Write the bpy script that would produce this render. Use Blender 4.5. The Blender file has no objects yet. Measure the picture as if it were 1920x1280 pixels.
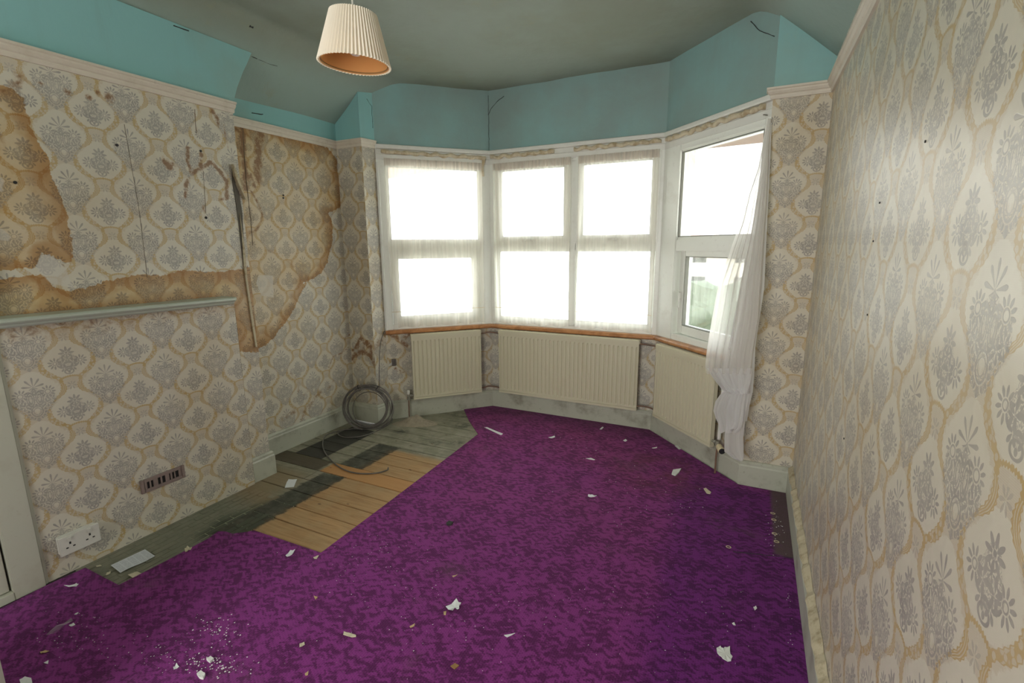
import bpy, bmesh, math, random
from mathutils import Vector, Matrix, noise as mnoise

# ------------------------------------------------------------------ camera
sc = bpy.context.scene
COL = sc.collection
random.seed(7)
EYE = Vector((0.3649, 0.0, 1.3803)); YAW, PITCH, ROLL, FPX = 0.4561, 0.1921, -0.0075, 917.43
fwd = Vector((-math.sin(YAW)*math.cos(PITCH), math.cos(YAW)*math.cos(PITCH), -math.sin(PITCH)))
r0 = Vector((math.cos(YAW), math.sin(YAW), 0)); u0 = r0.cross(fwd)
rgt = math.cos(ROLL)*r0 + math.sin(ROLL)*u0
upv = -math.sin(ROLL)*r0 + math.cos(ROLL)*u0
camd = bpy.data.cameras.new('camera'); cam = bpy.data.objects.new('camera', camd); COL.objects.link(cam)
camd.sensor_fit = 'HORIZONTAL'; camd.sensor_width = 36.0; camd.lens = FPX/1920*36.0; camd.clip_start = 0.01; camd.clip_end = 500
M = Matrix((rgt, upv, -fwd)).transposed().to_4x4(); M.translation = EYE
cam.matrix_world = M
sc.camera = cam

# ------------------------------------------------------------------ world, lights, exposure
EXPO = 0.30
SKY = 5.8
w = bpy.data.worlds.new('world'); sc.world = w; w.use_nodes = True
nt = w.node_tree; bg = nt.nodes['Background']
tc = nt.nodes.new('ShaderNodeTexCoord'); sep = nt.nodes.new('ShaderNodeSeparateXYZ')
nt.links.new(tc.outputs['Generated'], sep.inputs[0])
rp = nt.nodes.new('ShaderNodeValToRGB'); mr = nt.nodes.new('ShaderNodeMapRange')
mr.inputs['From Min'].default_value = -0.1; mr.inputs['From Max'].default_value = 0.6
nt.links.new(sep.outputs['Z'], mr.inputs['Value']); nt.links.new(mr.outputs[0], rp.inputs[0])
rp.color_ramp.elements[0].color = (1.0, 0.97, 0.90, 1); rp.color_ramp.elements[1].color = (0.86, 0.94, 1.0, 1)
nt.links.new(rp.outputs[0], bg.inputs['Color']); bg.inputs['Strength'].default_value = SKY

def area(name, loc, direction, sx, sy, power=None, color=(1, 1, 1), portal=False):
    d = bpy.data.lights.new(name, 'AREA'); d.shape = 'RECTANGLE'; d.size = sx; d.size_y = sy
    d.color = color
    if power: d.energy = power
    o = bpy.data.objects.new(name, d); COL.objects.link(o); o.location = loc
    o.rotation_euler = Vector(direction).to_track_quat('-Z', 'Y').to_euler()
    if portal: d.cycles.is_portal = True
    return o
P1 = Vector((-2.218, 2.99)); P2 = Vector((-1.6077, 3.633)); P3 = Vector((-0.2384, 3.633)); P4 = Vector((0.3917, 2.985))
for i, (A, B) in enumerate(((P1, P2), (P2, P3), (P3, P4))):
    t = (B-A).normalized(); n = Vector((-t.y, t.x)); m = (A+B)/2 + n*0.30
    area('daylight_portal', (m.x, m.y, 1.42), (-n.x, -n.y, 0), (B-A).length+0.2, 1.7, portal=True)
# unseen fill lamp added behind the camera to brighten the room
area('rear_fill', (-0.65, -1.62, 1.35), (0.05, 1, -0.05), 1.5, 1.9, power=62, color=(1.0, 0.98, 0.93))
sund = bpy.data.lights.new('sun', 'SUN'); sund.energy = 3.5; sund.angle = 0.03; suno = bpy.data.objects.new('sun', sund); COL.objects.link(suno)
suno.rotation_euler = Vector((0.25, 0.75, -0.62)).to_track_quat('-Z', 'Y').to_euler()
sc.view_settings.view_transform = 'Standard'; sc.view_settings.look = 'None'
sc.view_settings.exposure = EXPO; sc.view_settings.gamma = 1.0; sc.view_settings.use_curve_mapping = False
sc.render.film_transparent = False
cy = getattr(sc, 'cycles', None)
if cy:
    cy.max_bounces = 10; cy.diffuse_bounces = 6; cy.transparent_max_bounces = 16; cy.sample_clamp_indirect = 6; cy.use_denoising = True

# ------------------------------------------------------------------ photogrammetry helpers
def ray(px, py): return fwd + rgt*((px-960)/FPX) + upv*((640-py)/FPX)
def hit(px, py, n, c):
    d = ray(px, py); n = Vector(n); return EYE + d*((c-n.dot(EYE))/n.dot(d))
def onX(px, py, x): return hit(px, py, (1, 0, 0), x)
def onY(px, py, y): return hit(px, py, (0, 1, 0), y)
def onZ(px, py, z=0.0): return hit(px, py, (0, 0, 1), z)

# ------------------------------------------------------------------ shader building
class N:
    def __init__(s, tree): s.t = tree
    def put(s, inp, v):
        if isinstance(v, bpy.types.NodeSocket): s.t.links.new(v, inp)
        elif v is not None:
            try: inp.default_value = v
            except Exception: inp.default_value = (v, v, v)
    def m(s, op, a, b=None, c=None, clamp=False):
        n = s.t.nodes.new('ShaderNodeMath'); n.operation = op; n.use_clamp = clamp
        s.put(n.inputs[0], a)
        if b is not None: s.put(n.inputs[1], b)
        if c is not None: s.put(n.inputs[2], c)
        return n.outputs[0]
    def add(s, a, b): return s.m('ADD', a, b)
    def sub(s, a, b): return s.m('SUBTRACT', a, b)
    def mul(s, a, b): return s.m('MULTIPLY', a, b)
    def mx(s, a, b): return s.m('MAXIMUM', a, b)
    def mn(s, a, b): return s.m('MINIMUM', a, b)
    def maxs(s, L):
        r = L[0]
        for x in L[1:]: r = s.mx(r, x)
        return r
    def smooth(s, v, lo, hi):          # 0 at lo, 1 at hi
        n = s.t.nodes.new('ShaderNodeMapRange'); n.interpolation_type = 'SMOOTHSTEP'
        s.put(n.inputs['Value'], v); s.put(n.inputs['From Min'], lo); s.put(n.inputs['From Max'], hi)
        return n.outputs[0]
    def lin(s, v, a, b, c, d):
        n = s.t.nodes.new('ShaderNodeMapRange')
        s.put(n.inputs['Value'], v)
        for k, x in zip(('From Min', 'From Max', 'To Min', 'To Max'), (a, b, c, d)): s.put(n.inputs[k], x)
        return n.outputs[0]
    def xyz(s, x, y, z=0.0):
        n = s.t.nodes.new('ShaderNodeCombineXYZ')
        for i, v in enumerate((x, y, z)): s.put(n.inputs[i], v)
        return n.outputs[0]
    def sep(s, v):
        n = s.t.nodes.new('ShaderNodeSeparateXYZ'); s.t.links.new(v, n.inputs[0]); return n.outputs
    def noise(s, vec, scale, detail=2.0, rough=0.5, dist=0.0):
        n = s.t.nodes.new('ShaderNodeTexNoise'); s.put(n.inputs['Vector'], vec)
        n.inputs['Scale'].default_value = scale; n.inputs['Detail'].default_value = detail
        n.inputs['Roughness'].default_value = rough; n.inputs['Distortion'].default_value = dist
        return n.outputs['Fac']
    def vor(s, vec, scale, feature='F1'):
        n = s.t.nodes.new('ShaderNodeTexVoronoi'); n.feature = feature; s.put(n.inputs['Vector'], vec)
        n.inputs['Scale'].default_value = scale; return n.outputs['Distance']
    def curve(s, v, pts):
        n = s.t.nodes.new('ShaderNodeFloatCurve'); c = n.mapping.curves[0]
        c.points[0].location = pts[0]; c.points[1].location = pts[-1]
        for p in pts[1:-1]: c.points.new(*p)
        n.mapping.update(); s.put(n.inputs['Value'], v); return n.outputs[0]
    def mix(s, f, a, b, blend='MIX'):
        n = s.t.nodes.new('ShaderNodeMix'); n.data_type = 'RGBA'; n.blend_type = blend
        s.put(n.inputs[0], f)
        for i, v in ((6, a), (7, b)):
            if isinstance(v, bpy.types.NodeSocket): s.t.links.new(v, n.inputs[i])
            else: n.inputs[i].default_value = (*v[:3], 1)
        return n.outputs[2]
    def bump(s, h, strength=0.3, dist=0.002, normal=None):
        n = s.t.nodes.new('ShaderNodeBump'); n.inputs['Strength'].default_value = strength
        n.inputs['Distance'].default_value = dist; s.t.links.new(h, n.inputs['Height'])
        if normal: s.t.links.new(normal, n.inputs['Normal'])
        return n.outputs[0]
    def geo(s, k='Position'):
        return s.t.nodes.new('ShaderNodeNewGeometry').outputs[k]
    def obj(s): return s.t.nodes.new('ShaderNodeTexCoord').outputs['Object']
    def attr(s, name):
        n = s.t.nodes.new('ShaderNodeAttribute'); n.attribute_name = name; return n
def material(name, base=(0.8, 0.8, 0.8), rough=0.6, spec=0.5, metal=0.0):
    m = bpy.data.materials.new(name); m.use_nodes = True
    b = m.node_tree.nodes['Principled BSDF']
    b.inputs['Base Color'].default_value = (*base, 1); b.inputs['Roughness'].default_value = rough
    b.inputs['Metallic'].default_value = metal; b.inputs['Specular IOR Level'].default_value = spec
    return m, N(m.node_tree), b
def link(n, a, b): n.t.links.new(a, b)

def grimy(name, base, dirt=(0.2, 0.17, 0.13), amt=0.35, rough=0.5, scale=3.0, lo=0.5, hi=0.75, bump=0.1, spec=0.5, fine=40):
    m, n, b = material(name, base, rough, spec)
    p = n.geo()
    f = n.mul(n.smooth(n.noise(p, scale, 6, 0.65), lo, hi), amt)
    f2 = n.mul(n.smooth(n.noise(p, fine, 3, 0.6), 0.6, 0.75), amt*0.5)
    link(n, n.mix(n.mx(f, f2), base, dirt), b.inputs['Base Color'])
    if bump: link(n, n.bump(n.noise(p, fine, 4, 0.6), bump, 0.004), b.inputs['Normal'])
    return m

MAT = {}
MAT['gloss'] = grimy('cream_gloss_paint', (0.50, 0.51, 0.42), (0.30, 0.25, 0.17), 0.45, 0.35, 5.0, 0.5, 0.8, 0.05)
MAT['skirting'] = grimy('skirting_paint', (0.47, 0.485, 0.40), (0.17, 0.15, 0.10), 0.7, 0.4, 6.0, 0.48, 0.75, 0.06)
MAT['rail'] = grimy('picture_rail_paint', (0.66, 0.61, 0.51), (0.30, 0.23, 0.14), 0.35, 0.45, 7.0, 0.5, 0.8, 0.05)
MAT['upvc'] = grimy('window_frame_plastic', (0.82, 0.84, 0.78), (0.42, 0.38, 0.28), 0.35, 0.3, 4.0, 0.55, 0.8, 0.0)
MAT['white'] = grimy('white_painted_board', (0.70, 0.71, 0.66), (0.42, 0.36, 0.26), 0.35, 0.45, 6.0, 0.5, 0.8, 0.04)
MAT['shelf'] = grimy('mantel_paint', (0.50, 0.57, 0.49), (0.28, 0.28, 0.2), 0.2, 0.32, 9.0, 0.5, 0.8, 0.03)
MAT['radiator'] = grimy('radiator_enamel', (0.60, 0.57, 0.42), (0.45, 0.30, 0.08), 0.16, 0.4, 5.0, 0.52, 0.8, 0.0)
MAT['lip'] = grimy('torn_paper_edge', (0.52, 0.46, 0.32), (0.25, 0.18, 0.09), 0.7, 0.8, 24.0, 0.45, 0.7, 0.3)
MAT['teal'] = None
MAT['wood_sill'] = None
MAT['copper'] = grimy('old_copper_pipe', (0.20, 0.12, 0.08), (0.07, 0.05, 0.04), 0.6, 0.5, 20, 0.45, 0.7)
MAT['brass'] = grimy('corroded_valve_metal', (0.28, 0.27, 0.22), (0.08, 0.08, 0.06), 0.6, 0.4, 60, 0.45, 0.7)
MAT['white_plastic'] = grimy('white_plastic', (0.68, 0.68, 0.62), (0.35, 0.32, 0.25), 0.2, 0.35, 20, 0.5, 0.8, 0)
MAT['cream_plastic'] = grimy('cream_plastic', (0.66, 0.57, 0.36), (0.35, 0.28, 0.15), 0.2, 0.4, 20, 0.5, 0.8, 0)
MAT['gasket'] = material('grey_rubber_gasket', (0.16, 0.16, 0.13), 0.7)[0]
MAT['dark'] = material('dark_slot', (0.02, 0.02, 0.02), 0.7)[0]
MAT['bronze'] = grimy('grille_metal', (0.27, 0.21, 0.19), (0.12, 0.1, 0.09), 0.4, 0.45, 30, 0.45, 0.75, 0)
MAT['cable'] = grimy('grey_cable', (0.15, 0.135, 0.12), (0.05, 0.045, 0.04), 0.6, 0.42, 12, 0.45, 0.7, 0)
MAT['paper'] = grimy('white_paper', (0.74, 0.77, 0.78), (0.5, 0.48, 0.44), 0.2, 0.7, 30, 0.5, 0.8, 0)
MAT['plaster'] = grimy('plaster_flake', (0.72, 0.74, 0.72), (0.45, 0.4, 0.34), 0.3, 0.8, 60, 0.5, 0.8, 0.2)
MAT['cardboard'] = grimy('tan_flake', (0.52, 0.38, 0.20), (0.3, 0.2, 0.1), 0.3, 0.8, 60, 0.5, 0.8, 0.2)
MAT['cream_paper'] = grimy('cream_flake', (0.62, 0.57, 0.42), (0.25, 0.22, 0.16), 0.4, 0.8, 50, 0.5, 0.7, 0.2)
MAT['brown'] = grimy('brown_card', (0.30, 0.17, 0.06), (0.18, 0.1, 0.04), 0.3, 0.8, 50, 0.5, 0.8, 0.2)
MAT['grey_bit'] = grimy('dark_grit', (0.03, 0.035, 0.03), (0.08, 0.08, 0.06), 0.4, 0.9, 90, 0.5, 0.8, 0.2)
MAT['sand'] = grimy('plaster_dust', (0.31, 0.27, 0.20), (0.2, 0.17, 0.12), 0.5, 0.95, 60, 0.4, 0.7, 0.5)
MAT['subfloor'] = grimy('subfloor_dirt', (0.09, 0.08, 0.06), (0.03, 0.03, 0.03), 0.5, 0.9, 10)
MAT['brick_out'] = grimy('outdoor_render', (0.55, 0.5, 0.42), (0.4, 0.36, 0.3), 0.3, 0.9, 2)
MAT['soffit'] = grimy('brown_soffit', (0.20, 0.12, 0.08), (0.1, 0.06, 0.04), 0.3, 0.6, 5)
MAT['green'] = grimy('garden_green', (0.085, 0.11, 0.07), (0.05, 0.06, 0.04), 0.6, 0.9, 2.5)
MAT['pale'] = grimy('haze_pale_ground', (0.62, 0.60, 0.54), (0.5, 0.48, 0.42), 0.4, 0.9, 0.6)  # outdoor haze and glare put into a pale ground colour
MAT['roof'] = grimy('roof_tile', (0.20, 0.12, 0.09), (0.12, 0.09, 0.08), 0.5, 0.8, 3)
MAT['crack'] = material('crack_shadow_gap', (0.035, 0.04, 0.035), 0.95)[0]
MAT['seam'] = material('grimy_seam', (0.16, 0.13, 0.095), 0.95)[0]

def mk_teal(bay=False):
    m, n, b = material('teal_distemper' if not bay else 'grey_teal_distemper', (0.2, 0.42, 0.42), 0.6)
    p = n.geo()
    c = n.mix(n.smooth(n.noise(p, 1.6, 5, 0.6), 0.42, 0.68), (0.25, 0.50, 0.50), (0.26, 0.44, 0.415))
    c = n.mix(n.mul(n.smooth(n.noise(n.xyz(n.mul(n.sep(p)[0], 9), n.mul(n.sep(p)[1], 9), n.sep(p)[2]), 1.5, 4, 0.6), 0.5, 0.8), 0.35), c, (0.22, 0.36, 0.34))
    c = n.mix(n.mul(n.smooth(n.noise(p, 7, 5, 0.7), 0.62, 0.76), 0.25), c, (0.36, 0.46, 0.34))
    if bay: c = n.mix(n.lin(n.noise(p, 2.2, 5, 0.6), 0.35, 0.65, 0.40, 0.85), c, (0.235, 0.305, 0.285))  # bay version mixed toward a darker, greyer teal
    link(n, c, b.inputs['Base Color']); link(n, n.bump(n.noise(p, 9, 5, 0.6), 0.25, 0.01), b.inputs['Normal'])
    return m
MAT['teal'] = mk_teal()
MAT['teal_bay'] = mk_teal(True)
def mk_ceiling():
    m, n, b = material('ceiling_distemper', (0.3, 0.33, 0.27), 0.75)
    p = n.geo(); x, y, z = n.sep(p)
    c = n.mix(n.smooth(n.noise(p, 1.1, 5, 0.6), 0.38, 0.66), (0.275, 0.325, 0.28), (0.235, 0.265, 0.21))
    low = n.smooth(z, 2.56, 2.40)
    c = n.mix(n.mul(low, 0.45), c, (0.31, 0.48, 0.45))
    c = n.mix(n.mul(n.smooth(n.noise(p, 4.5, 5, 0.7), 0.58, 0.72), 0.30), c, (0.30, 0.29, 0.17))
    link(n, c, b.inputs['Base Color'])
    link(n, n.bump(n.noise(p, 3.0, 5, 0.6), 0.35, 0.03), b.inputs['Normal'])
    return m
MAT['ceiling'] = mk_ceiling()
def mk_sillwood():
    m, n, b = material('varnished_pine_nosing', (0.4, 0.2, 0.08), 0.3)
    p = n.geo(); 
    c = n.mix(n.smooth(n.noise(p, 14, 4, 0.6, 1.0), 0.35, 0.7), (0.50, 0.24, 0.10), (0.33, 0.14, 0.05))
    link(n, c, b.inputs['Base Color']); return m
MAT['wood_sill'] = mk_sillwood()

# ---- damask wallpaper node group (UV in metres; origin at a large motif)
def damask_group():
    g = bpy.data.node_groups.new('damask_wallpaper', 'ShaderNodeTree')
    g.interface.new_socket('UV', in_out='INPUT', socket_type='NodeSocketVector')
    for k in ('Grey', 'Gold', 'White'): g.interface.new_socket(k, in_out='OUTPUT', socket_type='NodeSocketFloat')
    gi = g.nodes.new('NodeGroupInput'); go = g.nodes.new('NodeGroupOutput'); n = N(g)
    wob = g.nodes.new('ShaderNodeTexNoise')
    U, V, _ = n.sep(gi.outputs[0])
    a = n.m('PINGPONG', U, 0.125); s = n.sub(0.125, a)
    vb = n.m('WRAP', V, 0.104, -0.104)
    w = n.m('WRAP', n.add(V, 0.068), 0.104, -0.104)
    fx = n.mul(n.add(w, 0.104), 1/0.208); fv = n.mul(n.add(vb, 0.104), 1/0.208)
    AA = 0.0012
    def soft(v, aa=AA): return n.m('MULTIPLY_ADD', v, 1/aa, 0.5, clamp=True)
    def dist(x, y, cx, cy, sx=1.0, sy=1.0):
        dx = n.mul(n.sub(x, cx), 1/sx); dy = n.mul(n.sub(y, cy), 1/sy)
        return n.m('SQRT', n.add(n.mul(dx, dx), n.mul(dy, dy))), dx, dy
    def ring(x, y, cx, cy, r, wd, sx=1.0, sy=1.0):
        d, _, _ = dist(x, y, cx, cy, sx, sy)
        return soft(n.sub(wd, n.m('ABSOLUTE', n.sub(d, r))))
    def disc(x, y, cx, cy, r, sx=1.0, sy=1.0):
        d, _, _ = dist(x, y, cx, cy, sx, sy); return soft(n.sub(r, d))
    def petals(x, y, cx, cy, r0_, r1_, k, ph=0.0, thr=-0.1, sx=1.0, sy=1.0):
        d, dx, dy = dist(x, y, cx, cy, sx, sy)
        th = n.m('ARCTAN2', dx, dy)
        c = n.m('COSINE', n.m('MULTIPLY_ADD', th, float(k), ph))
        r1v = n.m('MULTIPLY_ADD', c, (r1_-r0_)*0.35, r1_-(r1_-r0_)*0.35)
        band = n.mn(soft(n.sub(r1v, d)), soft(n.sub(d, r0_)))
        return n.mul(band, n.smooth(c, thr-0.25, thr+0.25))
    # profile along v: gold ogee centre and widths, in units of 0.125
    def prof(f, pts, lo=-0.104, unit=0.125):
        return n.mul(n.curve(f, [((p-lo)/0.208, q/unit) for p, q in pts]), unit)
    gc = prof(fx, [(-.104, .033), (-.088, .036), (-.076, .052), (-.062, .068), (-.045, .082), (-.025, .089), (0, .0885), (.03, .070), (.048, .050), (.061, .036), (.083, .028), (.104, .033)])
    gw = prof(fx, [(-.104, .005), (-.088, .008), (-.07, .013), (-.05, .012), (-.03, .009), (-.005, .006), (.008, .0012), (.028, .0012), (.044, .008), (.06, .010), (.083, .0085), (.104, .005)])
    off = n.sub(s, gc); aoff = n.m('ABSOLUTE', off)
    ruf = n.mul(n.m('SINE', n.mul(w, 620.0)), 0.0016)
    gwr = n.add(n.mul(gw, 1.08), ruf)
    band = soft(n.sub(gwr, aoff))
    coords = n.xyz(n.mul(s, 1.0), n.mul(w, 1.0), 0.0)
    cells = n.smooth(n.vor(coords, 80.0), 0.50, 0.36)         # chain of beads
    inner = soft(n.sub(n.sub(gwr, 0.0026), aoff))
    arcm = n.smooth(w, 0.035, 0.045)
    strp = n.smooth(n.m('SINE', n.mul(off, 1150.0)), -0.3, 0.5)
    tex = n.m('MULTIPLY_ADD', cells, -0.80, 1.0)
    lines = n.m('MULTIPLY_ADD', strp, -0.75, 1.0)
    innertex = n.add(n.mul(tex, n.sub(1.0, arcm)), n.mul(lines, arcm))
    gold = n.mul(band, n.add(n.mul(inner, innertex), n.sub(1.0, inner)))
    # garland joining the two sides under the small motif
    gy = n.m('MULTIPLY_ADD', n.m('POWER', n.mul(s, 1/0.034), 2.0), -0.0075, -0.081)
    gl = n.sub(n.add(0.0035, n.mul(n.m('SINE', n.mul(s, 900.0)), 0.0015)), n.m('ABSOLUTE', n.sub(w, gy)))
    garland = n.mul(soft(gl), soft(n.sub(0.036, s)))
    gold = n.mx(gold, garland)
    # faint tuft over the motifs
    # white cartouches
    ws = prof(fx, [(-.104, 0), (-.086, 0), (-.078, .028), (-.066, .050), (-.045, .070), (-.02, .081), (.01, .076), (.03, .058), (.05, .042), (.066, .026), (.082, 0), (.104, 0)])
    wb = prof(fv, [(-.104, 0), (-.07, 0), (-.045, .040), (-.025, .066), (0, .084), (.03, .084), (.05, .068), (.072, .050), (.09, .032), (.104, .015)])
    rag = n.mul(n.sub(n.noise(n.xyz(a, vb, 0.3), 90.0, 3, 0.65), 0.5), 0.034)
    white = n.mx(soft(n.sub(n.add(ws, rag), s), 0.007), soft(n.sub(n.add(wb, rag), a), 0.007))
    # large motif
    P = []
    P.append(petals(a, vb, 0.0, 0.040, 0.005, 0.042, 9, 0.0, 0.45, 0.85, 1.0))
    P[-1] = n.mul(P[-1], soft(n.add(n.sub(vb, 0.036), 0.004)))
    P.append(ring(a, vb, 0.0, 0.022, 0.0055, 0.0016, 1.0, 2.0))
    P.append(petals(a, vb, 0.043, 0.013, 0.0125, 0.0265, 11, 0.4, -0.3))
    P.append(ring(a, vb, 0.043, 0.013, 0.0085, 0.0015))
    P.append(ring(a, vb, 0.0, -0.060, 0.0175, 0.0018, 1.0, 1.25))
    P.append(petals(a, vb, 0.0, -0.062, 0.0225, 0.0315, 14, 0.0, -0.15, 1.0, 1.1))
    P.append(ring(a, vb, 0.014, -0.008, 0.016, 0.0020, 0.7, 1.7))
    P.append(ring(a, vb, 0.014, -0.008, 0.009, 0.0016, 0.7, 1.9))
    P.append(petals(a, vb, 0.050, -0.022, 0.004, 0.020, 7, 0.3, 0.0, 0.8, 1.1))
    P.append(petals(a, vb, 0.035, -0.032, 0.003, 0.019, 6, 1.0, 0.0))
    P.append(disc(a, vb, 0.0, -0.096, 0.004, 1.0, 1.6))
    body = prof(fv, [(-.104, 0), (-.098, .008), (-.088, .026), (-.068, .040), (-.048, .054), (-.03, .066), (-.01, .068), (.008, .060), (.020, .034), (.032, .012), (.045, 0), (.104, 0)])
    sq = n.noise(n.xyz(a, n.mul(vb, 0.8), 0.0), 105.0, 1.5, 0.5, 0.6)
    scr = n.smooth(n.m('ABSOLUTE', n.sub(n.m('FRACT', n.mul(sq, 5.0)), 0.5)), 0.26, 0.14)
    hole = n.sub(1.0, n.mx(disc(a, vb, 0.0, -0.060, 0.0105, 1.0, 1.25), disc(a, vb, 0.043, 0.013, 0.0115)))
    P.append(n.mul(ring(a, vb, 0.0, -0.060, 0.0105, 0.0012, 1.0, 1.25), 0.8))
    P.append(n.mul(n.mul(n.mul(soft(n.sub(body, a)), scr), hole), 0.85))
    # small motif
    P.append(petals(s, w, 0.0, 0.019, 0.007, 0.0275, 8, 0.0, -0.55, 1.0, 1.0))
    P.append(disc(s, w, 0.0, 0.020, 0.0045))
    P.append(petals(s, w, 0.043, -0.020, 0.0100, 0.0250, 10, 0.2, -0.35))
    P.append(ring(s, w, 0.043, -0.020, 0.0065, 0.0014))
    P.append(ring(s, w, 0.0, -0.060, 0.0130, 0.0026, 1.15, 0.85))
    P.append(disc(s, w, 0.0, -0.062, 0.0055, 0.8, 1.0))
    P.append(petals(s, w, 0.017, -0.024, 0.002, 0.021, 5, 0.8, -0.3, 0.9, 1.2))
    P.append(petals(s, w, 0.014, -0.044, 0.002, 0.018, 5, 0.1, -0.2))
    P.append(petals(s, w, 0.0, -0.004, 0.003, 0.014, 7, 0.1, 0.0))
    # blue-grey sprig between the two gold crescents
    P.append(n.mul(petals(s, w, 0.0, 0.088, 0.003, 0.019, 7, 0.0, -0.2, 0.9, 1.1), 0.55))
    sbody = prof(fx, [(-.104, 0), (-.06, 0), (-.05, .014), (-.035, .036), (-.02, .040), (-.004, .030), (.01, .022), (.03, .012), (.04, 0), (.104, 0)])
    P.append(n.mul(n.mul(soft(n.sub(sbody, s)), scr), 0.8))
    grey = n.maxs(P)
    link(n, grey, go.inputs['Grey']); link(n, gold, go.inputs['Gold']); link(n, white, go.inputs['White'])
    g.nodes.remove(wob)
    return g
DAM = damask_group()

def mk_wallpaper(name, wear=True, tint=(1, 1, 1), damp=0.35, rough=0.5, seamx=None):
    m, n, b = material(name, (0.6, 0.55, 0.45), rough, 0.5)
    uvn = n.t.nodes.new('ShaderNodeUVMap'); uvn.uv_map = 'UVMap'
    gr = n.t.nodes.new('ShaderNodeGroup'); gr.node_tree = DAM; link(n, uvn.outputs[0], gr.inputs[0])
    grey, gold, white = gr.outputs
    U, V, _ = n.sep(uvn.outputs[0])
    p0 = n.geo()
    weave = n.smooth(n.m('SINE', n.mul(V, 2200.0)), -0.5, 0.5)
    base = n.mix(n.mul(weave, 0.3), (0.550, 0.500, 0.395), (0.600, 0.560, 0.455))
    c = n.mix(n.mul(white, 0.62), base, (0.650, 0.635, 0.540))
    worn = n.lin(n.noise(p0, 9, 4, 0.65), 0.35, 0.65, 0.68, 1.0)
    c = n.mix(n.mul(gold, worn), c, (0.475, 0.350, 0.155))
    c = n.mix(n.mul(grey, n.lin(n.noise(p0, 14, 4, 0.65), 0.35, 0.65, 0.62, 0.90)), c, (0.305, 0.292, 0.272))
    p = n.geo()
    big = n.noise(p, 2.2, 6, 0.62)
    c = n.mix(n.mul(n.smooth(big, 0.45, 0.72), damp), c, n.mix(1.0, c, (0.78, 0.66, 0.46), 'MULTIPLY'))
    c = n.mix(1.0, c, tint, 'MULTIPLY')
    if wear:
        at = n.attr('wear'); R, G, B = None, None, None
        sepc = n.t.nodes.new('ShaderNodeSeparateColor'); link(n, at.outputs['Color'], sepc.inputs[0])
        R, G, B = sepc.outputs
        jag = n.mul(n.sub(n.noise(p, 26, 5, 0.7), 0.5), 0.05)
        jag2 = n.mul(n.sub(n.noise(p, 7, 4, 0.6), 0.5), 0.03)
        sd = n.add(n.add(n.mul(n.sub(R, 0.5), 0.6), jag), jag2)       # metres inside the stain outline
        fill = n.mul(n.smooth(sd, 0.0, 0.006), n.lin(n.noise(p, 4.5, 5, 0.65), 0.38, 0.62, 0.55, 1.0))
        fill = n.mul(fill, n.lin(sd, 0.08, 0.26, 1.0, 0.55))
        rim = n.mul(n.smooth(sd, 0.0, 0.004), n.smooth(sd, n.lin(n.noise(p, 4, 4, 0.6), 0.3, 0.7, 0.03, 0.20), 0.004))
        c = n.mix(n.mul(fill, 0.85), c, n.mix(1.0, c, (0.90, 0.68, 0.38), 'MULTIPLY'))
        c = n.mix(n.mul(rim, 0.8), c, n.mix(1.0, c, (0.66, 0.43, 0.20), 'MULTIPLY'))
        rust = n.smooth(n.mul(G, n.lin(n.noise(p, 30, 5, 0.7), 0.34, 0.63, 0.45, 1.5)), 0.22, 0.80)
        c = n.mix(n.mul(rust, 0.85), c, n.mix(rust, (0.38, 0.22, 0.085), (0.21, 0.095, 0.028)))
        bare = n.smooth(n.add(B, n.mul(n.sub(n.noise(p, 30, 4, 0.6), 0.5), 0.3)), 0.45, 0.6)
        c = n.mix(n.mul(bare, 0.6), c, (0.60, 0.58, 0.52))
    link(n, c, b.inputs['Base Color'])
    h = n.add(n.mul(n.noise(p, 3.2, 4, 0.6), 2.0), n.mul(grey, 0.06))
    link(n, n.bump(h, 0.28, 0.012), b.inputs['Normal'])
    return m
MAT['paper_wear'] = mk_wallpaper('stained_damask_wallpaper', True)
MAT['paper_clean'] = mk_wallpaper('damask_wallpaper', False, (1, 0.98, 0.95), 0.45)
MAT['paper_right'] = mk_wallpaper('sheened_damask_wallpaper', False, (1.0, 0.99, 0.96), 0.3, rough=0.36)

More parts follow.
